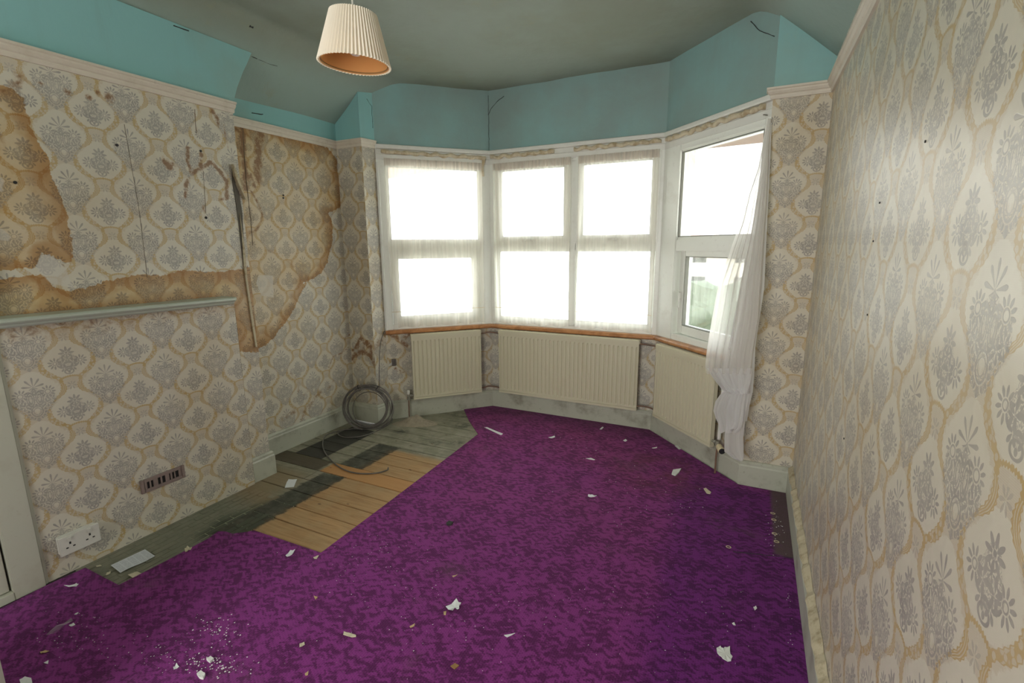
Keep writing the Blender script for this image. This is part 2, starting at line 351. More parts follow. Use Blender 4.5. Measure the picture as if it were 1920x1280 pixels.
def mk_carpet():
    m, n, b = material('purple_carpet', (0.1, 0.01, 0.1), 0.95, 0.15)
    p = n.geo(); x, y, z = n.sep(p)
    # stepped zigzag weave: columns 7 mm wide, shifted in chevrons
    cx = n.m('SNAP', x, 0.009); cyy = n.m('SNAP', y, 0.006)
    zig = n.m('PINGPONG', n.add(x, n.mul(n.m('SNAP', n.noise(n.xyz(x, y, 0), 7, 1), 0.25), 0.0)), 0.027)
    yy = n.add(cyy, n.mul(zig, 0.55)); xx = n.add(cx, n.mul(n.m('PINGPONG', y, 0.02), 0.7))
    f = n.noise(n.xyz(n.mul(xx, 0.8), n.mul(yy, 1.35), 0.0), 40, 1.5, 0.55)
    f2 = n.noise(n.xyz(xx, yy, 2.0), 9, 3, 0.6)
    k = n.smooth(n.add(n.mul(f, 0.62), n.mul(f2, 0.38)), 0.43, 0.56)
    rib = n.mul(n.smooth(n.m('SINE', n.mul(x, 760.0)), -0.2, 0.8), n.smooth(n.m('SINE', n.mul(n.add(y, n.mul(x, 0.5)), 620.0)), -0.3, 0.7))
    dark = n.mix(n.mul(rib, 0.55), (0.100, 0.014, 0.088), (0.038, 0.007, 0.038))
    lite = n.mix(n.mul(rib, 0.45), (0.225, 0.034, 0.205), (0.125, 0.019, 0.125))
    c = n.mix(k, dark, lite)
    # sun-fading plus painted-in window sheen toward the bay, unfaded where furniture stood
    fade_sheen = n.mul(n.smooth(y, 1.0, 3.2), n.smooth(x, 0.35, -0.2))
    fade_sheen = n.mul(fade_sheen, n.lin(n.noise(p, 1.7, 4, 0.6), 0.3, 0.7, 0.35, 1.0))
    c = n.mix(n.mul(fade_sheen, 0.8), c, n.mix(1.0, c, (1.02, 1.25, 0.62), 'MULTIPLY'))
    fresh = n.mul(n.smooth(n.add(x, n.mul(n.noise(p, 3, 3), 0.3)), 0.18, 0.34), n.smooth(y, 2.95, 2.85))
    c = n.mix(n.mul(fresh, 0.75), c, n.mix(1.0, c, (0.58, 0.42, 0.80), 'MULTIPLY'))
    dirt = n.smooth(n.noise(p, 2.3, 6, 0.68), 0.55, 0.74)
    c = n.mix(n.mul(dirt, 0.5), c, (0.10, 0.060, 0.068))
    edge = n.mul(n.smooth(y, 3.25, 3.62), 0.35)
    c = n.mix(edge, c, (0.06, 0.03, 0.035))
    # worn grey strip by the right wall
    strip = n.mul(n.mul(n.smooth(x, 0.535, 0.56), n.smooth(y, 2.29, 2.31)), n.smooth(n.noise(p, 12, 4, 0.7), 0.28, 0.42))
    c = n.mix(n.mul(strip, 0.9), c, (0.09, 0.07, 0.055))
    # red-brown damp patch by the right radiator
    d = n.m('SQRT', n.add(n.m('POWER', n.sub(x, -0.02), 2.0), n.m('POWER', n.sub(y, 2.95), 2.0)))
    c = n.mix(n.mul(n.mul(n.smooth(d, 0.42, 0.1), n.smooth(n.noise(p, 6, 4, 0.7), 0.4, 0.62)), 0.6), c, (0.10, 0.028, 0.03))
    spk = n.smooth(n.noise(p, 130, 2, 0.6), 0.745, 0.77)
    c = n.mix(n.mul(spk, 0.75), c, (0.5, 0.47, 0.45))
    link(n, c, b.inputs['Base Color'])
    h = n.add(n.mul(rib, -0.5), n.add(n.mul(n.noise(p, 300, 2, 0.7), 0.7), n.mul(k, 0.25)))
    link(n, n.bump(h, 0.6, 0.003), b.inputs['Normal'])
    b.inputs['Sheen Weight'].default_value = 0.15; b.inputs['Sheen Roughness'].default_value = 0.5
    b.inputs['Sheen Tint'].default_value = (0.75, 0.4, 0.75, 1)
    return m
MAT['carpet'] = mk_carpet()

def mk_boards():
    m, n, b = material('stained_floorboard', (0.4, 0.25, 0.12), 0.7, 0.3)
    p = n.geo(); x, y, z = n.sep(p)
    oi = n.t.nodes.new('ShaderNodeObjectInfo'); rnd = oi.outputs['Random']
    def box(x0, x1, y0, y1, e=0.012, jag=0.05):
        j = n.mul(n.sub(n.noise(p, 22, 4, 0.65), 0.5), jag)
        xx = n.add(x, j); yv = n.add(y, j)
        return n.mul(n.mul(n.smooth(xx, x0-e, x0+e), n.smooth(xx, x1+e, x1-e)), n.mul(n.smooth(yv, y0-e, y0+e), n.smooth(yv, y1+e, y1-e)))
    gx = n.xyz(n.mul(x, 1.6), n.mul(n.add(y, n.mul(rnd, 3.0)), 26.0), n.mul(rnd, 9.0))
    grain = n.noise(gx, 2.4, 5, 0.62, 0.8)
    orange = n.mix(n.smooth(grain, 0.35, 0.68), (0.44, 0.275, 0.130), (0.31, 0.185, 0.085))
    orange = n.mix(n.mul(n.smooth(n.noise(p, 5, 4, 0.65), 0.42, 0.62), 0.6), orange, (0.39, 0.275, 0.145))
    bright = box(-1.99, -1.0, 2.045, 2.175, 0.006, 0.0)
    orange = n.mix(n.mul(bright, 0.7), orange, (0.47, 0.235, 0.085))
    grey = n.mix(n.smooth(grain, 0.3, 0.75), (0.36, 0.335, 0.255), (0.235, 0.225, 0.175))
    c = n.mix(n.smooth(n.noise(p, 9, 5, 0.7), 0.35, 0.62), grey, n.mix(1.0, grey, (0.72, 0.76, 0.72), 'MULTIPLY'))
    # bare timber where the old lino ended
    om = n.mx(box(-1.80, -0.9, 1.2, 2.50, 0.03), box(-2.0, -0.9, 2.045, 2.172, 0.008, 0.01))
    c = n.mix(om, c, orange)
    near = n.mul(n.smooth(x, -1.9, -2.12), n.smooth(y, 2.05, 1.9))
    c = n.mix(n.mul(near, 0.8), c, (0.27, 0.20, 0.115))
    # black border strip and black square left by an old finish
    blk = n.maxs([box(-1.955, -1.778, 1.30, 2.04, 0.012, 0.07), box(-1.955, -1.765, 2.175, 2.55, 0.012, 0.05)])
    blk = n.mul(blk, n.lin(n.noise(p, 14, 5, 0.75), 0.35, 0.6, 0.70, 1.0))
    c = n.mix(n.mul(blk, 0.95), c, (0.040, 0.043, 0.033))
    c = n.mix(n.mul(box(-2.37, -2.125, 2.178, 2.715, 0.004, 0.01), 0.93), c, n.mix(grain, (0.050, 0.050, 0.045), (0.030, 0.030, 0.028)))
    c = n.mix(n.mul(box(-2.47, -2.02, 2.045, 2.176, 0.012, 0.03), 0.85), c, (0.075, 0.058, 0.038))
    for q in ((-1.60, 3.10, 0.09), (-1.72, 3.30, 0.10), (-1.47, 2.80, 0.08), (-1.62, 2.72, 0.08), (-1.95, 2.80, 0.07)):
        d = n.m('SQRT', n.add(n.m('POWER', n.mul(n.sub(x, q[0]), 0.6), 2.0), n.m('POWER', n.sub(y, q[1]), 2.0)))
        c = n.mix(n.mul(n.mul(n.smooth(d, q[2], q[2]*0.2), n.smooth(n.noise(p, 11, 4, 0.7), 0.4, 0.6)), 0.8), c, (0.07, 0.07, 0.055))
    knots = n.smooth(n.vor(n.xyz(n.mul(x, 1.0), n.mul(y, 1.8), n.mul(rnd, 5)), 6.0), 0.085, 0.05)
    c = n.mix(n.mul(knots, 0.7), c, (0.10, 0.055, 0.03))
    link(n, c, b.inputs['Base Color']); link(n, n.bump(grain, 0.25, 0.004), b.inputs['Normal'])
    return m
MAT['boards'] = mk_boards()
def mk_tile():
    m, n, b = material('green_hearth_tile', (0.06, 0.08, 0.05), 0.45, 0.5)
    p = n.geo(); x, y, z = n.sep(p)
    oi = n.t.nodes.new('ShaderNodeObjectInfo')
    c = n.mix(oi.outputs['Random'], (0.032, 0.045, 0.027), (0.065, 0.078, 0.048))
    dust = n.mx(n.smooth(n.add(x, n.mul(n.noise(p, 6, 4, 0.6), 0.24)), -1.82, -1.95), n.smooth(n.add(y, n.mul(n.noise(p, 5, 4), 0.2)), 1.44, 1.30))
    dust = n.mul(dust, n.lin(n.noise(p, 18, 5, 0.7), 0.3, 0.65, 0.60, 1.0))
    c = n.mix(n.mul(dust, 0.95), c, n.mix(n.noise(p, 8, 4, 0.6), (0.19, 0.20, 0.15), (0.27, 0.255, 0.19)))
    far = n.mul(n.smooth(y, 1.50, 1.72), n.smooth(x, -1.88, -2.0))
    c = n.mix(n.mul(far, 0.9), c, (0.27, 0.195, 0.11))
    link(n, c, b.inputs['Base Color']); link(n, n.bump(n.noise(p, 30, 4, 0.6), 0.3, 0.003), b.inputs['Normal'])
    return m
MAT['tile'] = mk_tile()
def mk_grout():
    m, n, b = material('hearth_grout', (0.20, 0.22, 0.15), 0.9)
    p = n.geo(); x, y, z = n.sep(p)
    c = n.mix(n.noise(p, 14, 4, 0.6), (0.34, 0.37, 0.26), (0.42, 0.42, 0.31))
    dust = n.mx(n.smooth(n.add(x, n.mul(n.noise(p, 6, 4, 0.6), 0.24)), -1.82, -1.95), n.smooth(n.add(y, n.mul(n.noise(p, 5, 4), 0.2)), 1.44, 1.30))
    c = n.mix(n.mul(dust, 0.92), c, (0.215, 0.22, 0.165))
    far = n.mul(n.smooth(y, 1.50, 1.72), n.smooth(x, -1.88, -2.0))
    c = n.mix(n.mul(far, 0.9), c, (0.27, 0.195, 0.11)); link(n, c, b.inputs['Base Color']); return m
MAT['grout'] = mk_grout()

def mk_net(name, dens_lo, dens_hi, scale=330.0, tr_w=0.6, col=(0.93, 0.88, 0.80)):
    m = bpy.data.materials.new(name); m.use_nodes = True; t = m.node_tree; t.nodes.clear(); n = N(t)
    out = t.nodes.new('ShaderNodeOutputMaterial'); tr = t.nodes.new('ShaderNodeBsdfTransparent')
    d = t.nodes.new('ShaderNodeBsdfDiffuse'); tl = t.nodes.new('ShaderNodeBsdfTranslucent')
    d.inputs[0].default_value = (*col, 1); tl.inputs[0].default_value = (*col, 1)
    a = t.nodes.new('ShaderNodeMixShader'); a.inputs[0].default_value = tr_w
    link(n, d.outputs[0], a.inputs[1]); link(n, tl.outputs[0], a.inputs[2])
    mixs = t.nodes.new('ShaderNodeMixShader')
    uvn = t.nodes.new('ShaderNodeUVMap'); uvn.uv_map = 'UVMap'; U, V, _ = n.sep(uvn.outputs[0])
    strands = n.noise(n.xyz(n.mul(U, 30.0), n.mul(V, 0.6), 0), 1.6, 3, 0.5)
    lw = t.nodes.new('ShaderNodeLayerWeight'); lw.inputs['Blend'].default_value = 0.35
    f = n.lin(strands, 0.3, 0.7, dens_lo, dens_hi)
    f = n.m('ADD', f, n.mul(lw.outputs['Facing'], 0.45), clamp=True)
    link(n, f, mixs.inputs[0]); link(n, tr.outputs[0], mixs.inputs[1]); link(n, a.outputs[0], mixs.inputs[2])
    link(n, mixs.outputs[0], out.inputs[0])
    return m
MAT['net'] = mk_net('sheer_net', 0.34, 0.50, col=(0.97, 0.94, 0.86), tr_w=0.7)
MAT['net_head'] = mk_net('gathered_net_heading', 0.45, 0.85, col=(0.80, 0.72, 0.64))
MAT['net_drape'] = mk_net('bunched_net', 0.50, 0.80, col=(0.86, 0.84, 0.80))
MAT['net_thick'] = mk_net('doubled_net', 0.80, 0.97, col=(0.90, 0.90, 0.90))
MAT['thread'] = material('hem_thread', (0.6, 0.45, 0.25), 0.8)[0]
def mk_cloth():
    m, n, b = material('cream_ribbon', (0.62, 0.54, 0.38), 0.8)
    p = n.geo(); link(n, n.mix(n.smooth(n.noise(p, 22, 4, 0.6), 0.4, 0.7), (0.62, 0.55, 0.40), (0.40, 0.31, 0.18)), b.inputs['Base Color']); return m
MAT['ribbon'] = mk_cloth()
def mk_glass():
    m = bpy.data.materials.new('window_glass'); m.use_nodes = True; t = m.node_tree; t.nodes.clear(); n = N(t)
    out = t.nodes.new('ShaderNodeOutputMaterial'); tr = t.nodes.new('ShaderNodeBsdfTransparent'); gl = t.nodes.new('ShaderNodeBsdfGlossy')
    tr.inputs[0].default_value = (0.97, 0.98, 0.97, 1); gl.inputs['Roughness'].default_value = 0.02
    fr = t.nodes.new('ShaderNodeFresnel'); fr.inputs[0].default_value = 1.45; mx = t.nodes.new('ShaderNodeMixShader')
    link(n, n.mul(fr.outputs[0], 0.6), mx.inputs[0]); link(n, tr.outputs[0], mx.inputs[1]); link(n, gl.outputs[0], mx.inputs[2]); link(n, mx.outputs[0], out.inputs[0]); return m
MAT['glass'] = mk_glass()
def mk_shade(name, inner=False):
    m = bpy.data.materials.new(name); m.use_nodes = True; t = m.node_tree; t.nodes.clear(); n = N(t)
    out = t.nodes.new('ShaderNodeOutputMaterial'); d = t.nodes.new('ShaderNodeBsdfDiffuse'); tl = t.nodes.new('ShaderNodeBsdfTranslucent'); mx = t.nodes.new('ShaderNodeMixShader')
    d.inputs[0].default_value = (0.95, 0.90, 0.78, 1) if not inner else (0.80, 0.46, 0.20, 1)
    tl.inputs[0].default_value = (0.95, 0.80, 0.55, 1) if not inner else (0.88, 0.52, 0.22, 1); mx.inputs[0].default_value = 0.16 if not inner else 0.5
    link(n, d.outputs[0], mx.inputs[1]); link(n, tl.outputs[0], mx.inputs[2]); link(n, mx.outputs[0], out.inputs[0]); return m
MAT['shade'] = mk_shade('cream_pleated_shade'); MAT['lining'] = mk_shade('glow_orange_lining', True)  # lining colour holds the orange glow of light coming through the shade
def mk_print():
    m, n, b = material('printed_leaflet', (0.75, 0.78, 0.8), 0.6)
    uvn = n.t.nodes.new('ShaderNodeUVMap'); uvn.uv_map = 'UVMap'; U, V, _ = n.sep(uvn.outputs[0])
    line = n.smooth(n.m('SINE', n.mul(V, 2*math.pi*17)), 0.0, 0.5)
    word = n.smooth(n.noise(n.xyz(n.mul(U, 60), n.mul(n.m('SNAP', V, 1/17), 40), 0), 1.0, 1), 0.40, 0.46)
    colm = n.smooth(n.m('ABSOLUTE', n.sub(n.m('FRACT', n.mul(U, 5.0)), 0.5)), 0.44, 0.40)
    marg = n.mul(n.mul(n.smooth(V, 0.05, 0.09), n.smooth(V, 0.95, 0.91)), n.mul(n.smooth(U, 0.02, 0.04), n.smooth(U, 0.98, 0.96)))
    f = n.mul(n.mul(n.mul(line, word), colm), marg)
    link(n, n.mix(n.mul(f, 0.6), (0.66, 0.70, 0.74), (0.22, 0.24, 0.28)), b.inputs['Base Color']); return m
MAT['print'] = mk_print()

# ------------------------------------------------------------------ mesh helpers
def mesh_obj(name, verts, faces, mat, parent=None, smooth=False, uvs=None, kind=None, mats=None, fm=None):
    me = bpy.data.meshes.new(name); me.from_pydata([tuple(v) for v in verts], [], faces); me.update()
    if uvs is not None:
        l = me.uv_layers.new(name='UVMap')
        for lp in me.loops: l.data[lp.index].uv = uvs[lp.vertex_index]
    for mm in (mats or [mat]): me.materials.append(mm)
    if fm:
        for p_, i in zip(me.polygons, fm): p_.material_index = i
    if smooth: 
        for p_ in me.polygons: p_.use_smooth = True
    o = bpy.data.objects.new(name, me); COL.objects.link(o)
    if parent: o.parent = parent
    if kind: o['kind'] = kind
    return o
def tag(o, label, cat, group=None):
    o['label'] = label; o['category'] = cat
    if group: o['group'] = group
    return o
def empty(name, loc=(0, 0, 0)):
    o = bpy.data.objects.new(name, None); COL.objects.link(o); o.location = loc; o.empty_display_size = 0.05; return o
def struct(o): o['kind'] = 'structure'; return o
def childof(o, p):
    o.parent = p; o.matrix_parent_inverse = Matrix.Translation(p.location).inverted() if p.type == 'EMPTY' else Matrix(); return o
class MB:
    """collects shapes into ONE mesh"""
    def __init__(s, T=None): s.v = []; s.f = []; s.T = T
    def pt(s, p): return s.T(*p) if s.T else Vector(p)
    def add(s, vs, fs):
        k = len(s.v); s.v += [s.pt(v) for v in vs]; s.f += [tuple(i+k for i in f) for f in fs]; return s
    def box(s, x0, x1, y0, y1, z0, z1):
        return s.add([(x0, y0, z0), (x1, y0, z0), (x1, y1, z0), (x0, y1, z0), (x0, y0, z1), (x1, y0, z1), (x1, y1, z1), (x0, y1, z1)],
                     [(0, 3, 2, 1), (4, 5, 6, 7), (0, 1, 5, 4), (1, 2, 6, 5), (2, 3, 7, 6), (3, 0, 4, 7)])
    def tube(s, pts, r, n=8, caps=True):
        pts = [Vector(p) for p in pts]; vs = []; fs = []
        T = [(pts[min(i+1, len(pts)-1)]-pts[max(i-1, 0)]).normalized() for i in range(len(pts))]
        up = Vector((0, 0, 1)) if abs(T[0].z) < 0.9 else Vector((1, 0, 0))
        nv = T[0].cross(up).normalized()
        for i, p in enumerate(pts):
            nv = (nv - T[i]*nv.dot(T[i])).normalized(); bv = T[i].cross(nv)
            rr = r[i] if isinstance(r, (list, tuple)) else r
            for j in range(n):
                a = 2*math.pi*j/n; vs.append(p+nv*math.cos(a)*rr+bv*math.sin(a)*rr)
        for i in range(len(pts)-1):
            for j in range(n): fs.append((i*n+j, i*n+(j+1) % n, (i+1)*n+(j+1) % n, (i+1)*n+j))
        if caps: fs.append(tuple(range(n-1, -1, -1))); fs.append(tuple((len(pts)-1)*n+j for j in range(n)))
        return s.add([tuple(v) for v in vs], fs)
    def build(s, name, mat, parent=None, smooth=False, bevel=0.0, kind=None):
        o = mesh_obj(name, s.v, s.f, mat, None, smooth)
        bm = bmesh.new(); bm.from_mesh(o.data); bmesh.ops.recalc_face_normals(bm, faces=bm.faces)
        if bevel: bmesh.ops.bevel(bm, geom=bm.edges[:], offset=bevel, segments=2, affect='EDGES', clamp_overlap=True)
        bm.to_mesh(o.data); bm.free()
        if parent: childof(o, parent)
        if kind: o['kind'] = kind
        return o
def wallframe(A, B):
    """local frame of a wall from A to B: u along, w into the room, z up"""
    t = (B-A).normalized(); n_in = Vector((t.y, -t.x))
    if n_in.y > 0 and abs(t.x) > 0.3: n_in = -n_in
    return lambda u, w, z: Vector((A.x+t.x*u+n_in.x*w, A.y+t.y*u+n_in.y*w, z))
def prism(outline, h0, h1, name, mat, parent=None, kind=None, bevel=0):
    n_ = len(outline); vs = [(x, y, h0) for x, y in outline]+[(x, y, h1) for x, y in outline]
    fs = [tuple(range(n_-1, -1, -1)), tuple(range(n_, 2*n_))]+[(i, (i+1) % n_, n_+(i+1) % n_, n_+i) for i in range(n_)]
    o = MB().add(vs, fs).build(name, mat, parent, kind=kind); return o
def sweep(profile, path, name, mat, parent=None, closed=False, smooth=False):
    """extrude profile [(w into room, z)] along a plan path [(x,y)] with mitred corners; room is on the RIGHT of travel"""
    vs = []; fs = []; path = [Vector(p) for p in path]; m = len(profile)
    for i, p in enumerate(path):
        d0 = (p-path[i-1]).normalized() if i else None; d1 = (path[i+1]-p).normalized() if i < len(path)-1 else None
        if d0 is None: d0 = d1
        if d1 is None: d1 = d0
        n0 = Vector((d0.y, -d0.x)); n1 = Vector((d1.y, -d1.x)); b_ = (n0+n1).normalized(); k = 1/max(0.3, b_.dot(n0))
        for (w_, z_) in profile: vs.append((p.x+b_.x*w_*k, p.y+b_.y*w_*k, z_))
    for i in range(len(path)-1):
        for j in range(m): fs.append((i*m+j, i*m+(j+1) % m, (i+1)*m+(j+1) % m, (i+1)*m+j))
    fs.append(tuple(range(m))); fs.append(tuple((len(path)-1)*m+j for j in range(m-1, -1, -1)))
    return MB().add(vs, fs).build(name, mat, parent, smooth=smooth)

# ------------------------------------------------------------------ measures
XB, XPAN, XA, XR = -2.2385, -2.21, -2.478, 0.6438
YB, YPAN, YNL, YNR, YC = 1.89, 1.752, 2.871, 2.973, 3.633
X1, ZR, ZF, YBACK = -2.237, 2.10, 2.575, -1.7
NR = 0.3917
def nibx(z): return 0.3955 - 0.010*(z/2.1) if z < 2.2 else 0.3855      # the right nib leans a little
ZTOP = 2.66

# ------------------------------------------------------------------ wear field on the left walls
def polysd(p, poly):
    x, y = p; ins = False; d = 1e9; n_ = len(poly)
    for i in range(n_):
        ax, ay = poly[i]; bx, by = poly[(i+1) % n_]
        if (ay > y) != (by > y) and x < (bx-ax)*(y-ay)/(by-ay)+ax: ins = not ins
        ex, ey = bx-ax, by-ay; L = ex*ex+ey*ey
        t_ = max(0, min(1, ((x-ax)*ex+(y-ay)*ey)/L)) if L else 0
        d = min(d, math.hypot(x-ax-ex*t_, y-ay-ey*t_))
    return d if ins else -d
def segd(p, a, b):
    ex, ey = b[0]-a[0], b[1]-a[1]; L = ex*ex+ey*ey or 1e-9
    t_ = max(0, min(1, ((p[0]-a[0])*ex+(p[1]-a[1])*ey)/L)); return math.hypot(p[0]-a[0]-ex*t_, p[1]-a[1]-ey*t_)
def grid_wall(name, P, u0_, u1_, z0_, z1_, step, mat, uvo, wearfn=None, parent=None, zfun=None):
    nu = max(1, round(abs(u1_-u0_)/step)); nz = max(1, round((z1_-z0_)/step)); vs = []; uv = []; wr = []
    for j in range(nz+1):
        for i in range(nu+1):
            u = u0_+(u1_-u0_)*i/nu; z = z0_+(z1_-z0_)*j/nz
            vs.append(P(u, z)); uv.append((u-uvo[0], z-uvo[1]))
            if wearfn: wr.append(wearfn(u, z))
    fs = [(j*(nu+1)+i, j*(nu+1)+i+1, (j+1)*(nu+1)+i+1, (j+1)*(nu+1)+i) for j in range(nz) for i in range(nu)]
    o = mesh_obj(name, vs, fs, mat, parent, uvs=uv)
    if wearfn:
        a = o.data.color_attributes.new('wear', 'FLOAT_COLOR', 'POINT')
        for i, c in enumerate(wr): a.data[i].color = (*c, 1)
    return o
def yz(L, x): return [tuple(onX(a, b, x))[1:] for a, b in L]
stA = yz([(-60, 150), (20, 165), (45, 185), (50, 215), (68, 250), (90, 290), (95, 330), (115, 370), (127, 405), (134, 440), (140, 469), (138, 494), (122, 499), (97, 478), (77, 474), (66, 501), (40, 506), (20, 510), (-60, 512)], XB)
stB = yz([(-60, 521), (0, 521), (54, 512), (83, 519), (97, 535), (137, 544), (172, 535), (216, 521), (270, 515), (305, 515), (334, 506), (388, 510), (449, 504), (470, 500), (495, 660), (447, 661), (431, 575), (400, 564), (0, 604), (-60, 610)], XB)
stC = yz([(425, 215), (616, 277), (631, 300), (633, 325), (642, 344), (643, 369), (637, 391), (616, 400), (623, 416), (625, 447), (619, 472), (616, 487), (603, 512), (584, 525), (569, 530), (580, 527), (566, 546), (555, 576), (534, 605), (517, 630), (500, 648), (470, 657), (440, 640)], XA)
def rs(L, x): return [(yz(a, x), r_, k_) for a, r_, k_ in L]
s_ = 0.3648
def zz1(L): return [(a*s_, b*s_) for a, b in L]
rustB = rs([(zz1([(965, 760), (965, 830), (985, 895), (1030, 865), (1035, 790)]), .010, 1), (zz1([(1030, 865), (1085, 830), (1130, 880), (1165, 930), (1165, 1015)]), .012, 1),
            (zz1([(975, 915), (955, 950), (955, 1015)]), .010, .9), (zz1([(1120, 1030), (1170, 1020)]), .010, .7), (zz1([(848, 820), (870, 855), (885, 850)]), .018, .9), (zz1([(1085, 565), (1110, 600), (1118, 640)]), .014, .9),
            (zz1([(1000, 580), (1010, 680)]), .004, .8), (zz1([(565, 500), (560, 510)]), .02, .8), (zz1([(345, 470), (350, 472)]), .012, 1), (zz1([(455, 498), (458, 500)]), .012, 1), (zz1([(500, 470), (505, 490)]), .010, .8),
            (zz1([(100, 400), (80, 440)]), .03, .55), (zz1([(205, 430), (210, 430)]), .008, 1), (zz1([(1045, 1060), (1050, 1090)]), .008, .9), (zz1([(1150, 640), (1170, 760)]), .006, .7),
            ([(0, 165), (20, 175)], .03, .5), ([(0, 260), (0, 275)], .03, .4), ([(130, 490), (120, 497)], .012, .5)], XB)
rustC = rs([(zz1([(1245, 670), (1250, 780), (1262, 880), (1262, 970)]), .020, 1), (zz1([(1340, 690), (1325, 740), (1330, 800), (1320, 870), (1330, 930)]), .028, 1),
            (zz1([(1262, 960), (1290, 900), (1310, 960)]), .016, .8), (zz1([(1290, 980), (1330, 1050), (1350, 1110), (1320, 1180), (1280, 1200)]), .010, .75),
            (zz1([(1210, 660), (1260, 690)]), .022, .8), (zz1([(1290, 700), (1290, 760)]), .015, .4), (zz1([(1380, 970), (1400, 1010)]), .008, .5),
            (zz1([(1280, 1190), (1260, 1240)]), .016, .6), (zz1([(1745, 900), (1750, 950)]), .01, .5),
            ([(637, 330), (640, 350), (640, 375), (632, 392)], .03, .52), ([(620, 420), (622, 450), (615, 480)], .025, .45), ([(600, 510), (580, 524)], .02, .45), ([(505, 470), (530, 480), (550, 500)], .02, .42),
            ([(645, 640), (648, 632), (660, 625), (668, 632)], .010, .75), ([(470, 655), (486, 642)], .025, .5), ([(440, 600), (470, 640)], .03, .45),
            ([(616, 690), (625, 668), (640, 662), (655, 650)], .008, .65), ([(570, 740), (590, 722), (605, 700)], .02, .4), ([(530, 785), (555, 770)], .025, .5), ([(600, 735), (570, 775), (565, 790)], .03, .5), ([(625, 715), (600, 750)], .02, .45), ([(545, 700), (560, 715), (560, 735)], .02, .42), ([(650, 665), (690, 660)], .04, .25)], XA)
bareC = [yz([(485, 515), (512, 516), (513, 558), (490, 555), (480, 530)], XA)]
bareA = [yz([(77, 474), (97, 480), (122, 503), (140, 540), (97, 533), (83, 519), (66, 503)], XB), yz([(-10, 330), (8, 335), (6, 360), (-10, 355)], XB), yz([(-10, 425), (10, 430), (22, 445), (15, 452), (-10, 448)], XB)]
def wearB(u, z):
    p = (u, z); sd = max(polysd(p, stA), polysd(p, stB), -0.3)
    G = 0
    for pl, r_, k_ in rustB:
        for a, b in zip(pl, pl[1:]):
            d = segd(p, a, b)
            if d < r_*2.2: G = max(G, k_*max(0, 1-d/(r_*1.75)))
    B = max(0.0, min(1.0, 0.5+max(polysd(p, q) for q in bareA)/0.05))
    return (0.5+max(-.3, min(.3, sd))/0.6, G, B)
def wearC(u, z):
    p = (u, z); sd = polysd(p, stC); G = 0
    for pl, r_, k_ in rustC:
        for a, b in zip(pl, pl[1:]):
            d = segd(p, a, b)
            if d < r_*2.2: G = max(G, k_*max(0, 1-d/(r_*1.75)))
    B = max(0.0, min(1.0, 0.5+max(polysd(p, q) for q in bareC)/0.05))
    return (0.5+max(-.3, min(.3, sd))/0.6, G, B)

# ================================================================== STRUCTURE
# floor: dirt base; the boards, hearth and carpet lie on it
FL = [(-2.6, YBACK-.1), (XR+.1, YBACK-.1), (XR+.1, 3.05), (NR+.05, 3.05), (P3.x+.05, YC+.08), (P2.x-.05, YC+.08), (P1.x-.1, 3.05), (-2.6, 3.05)]
floor = struct(prism(FL, -0.10, -0.012, 'floor', MAT['subfloor']))
ys = [1.295, 1.42, 1.545, 1.672, 1.798, 1.925, 2.045, 2.175, 2.30, 2.425, 2.545, 2.67, 2.795, 2.915, 3.04, 3.165, 3.29, 3.415, 3.54, 3.63]
for i, (ya, yb) in enumerate(zip(ys, ys[1:])):
    xa = XA if yb < 2.9 else (P1.x+(ya-2.99)*0.95 if ya > 2.99 else -2.24)
    if yb < 1.93: xa = -1.95 if yb < 1.73 else -2.235
    if ya > 2.99: xa = P1.x + (ya-2.99)*(P2.x-P1.x)/(YC-2.99)
    xb = -1.28
    g = 0.0028; zt = random.uniform(-0.001, 0.0008)
    cuts = [xa, xb]
    if i in (5, 9, 13): cuts = [xa, -2.02+0.3*random.random(), xb]
    for c0, c1 in zip(cuts, cuts[1:]):
        if c1-c0 < .05: continue
        o = MB().box(c0+.001, c1-.001, ya+g, yb-g, -0.020, zt).build('floorboard', MAT['boards'], floor, bevel=0.0015)

# hearth of small green tiles
hearth = struct(MB().box(-2.22, -1.79, 0.88, 1.715, -0.02, -0.0022).build('hearth', MAT['grout']))
del hearth['kind']; tag(hearth, 'dusty green brick-tiled hearth slab below the mantel shelf', 'hearth')
tw, tl, gg = 0.0365, 0.104, 0.0055
tme = None; k = 0
for r_ in range(12):
    for c_ in range(-1, 9):
        x0 = -1.792-(r_+1)*tw; y0 = 0.885+c_*tl+(0.5*tl if r_ % 2 else 0); y1 = y0+tl-gg
        y0 = max(y0, 0.884); y1 = min(y1, 1.712)
        if y1-y0 < 0.02: continue
        full = abs((y1-y0)-(tl-gg)) < 1e-4
        if full and tme is not None:
            o = bpy.data.objects.new('tile', tme); COL.objects.link(o); o.parent = hearth
        else:
            o = MB().box(0, tw-gg, 0, y1-y0, -0.005, 0).build('tile', MAT['tile'], None, bevel=0.001); o.parent = hearth
            if full: tme = o.data
        o.location = (x0+gg, y0, random.uniform(-0.0012, 0.0004)); o.rotation_euler = (0, 0, random.uniform(-.01, .01))

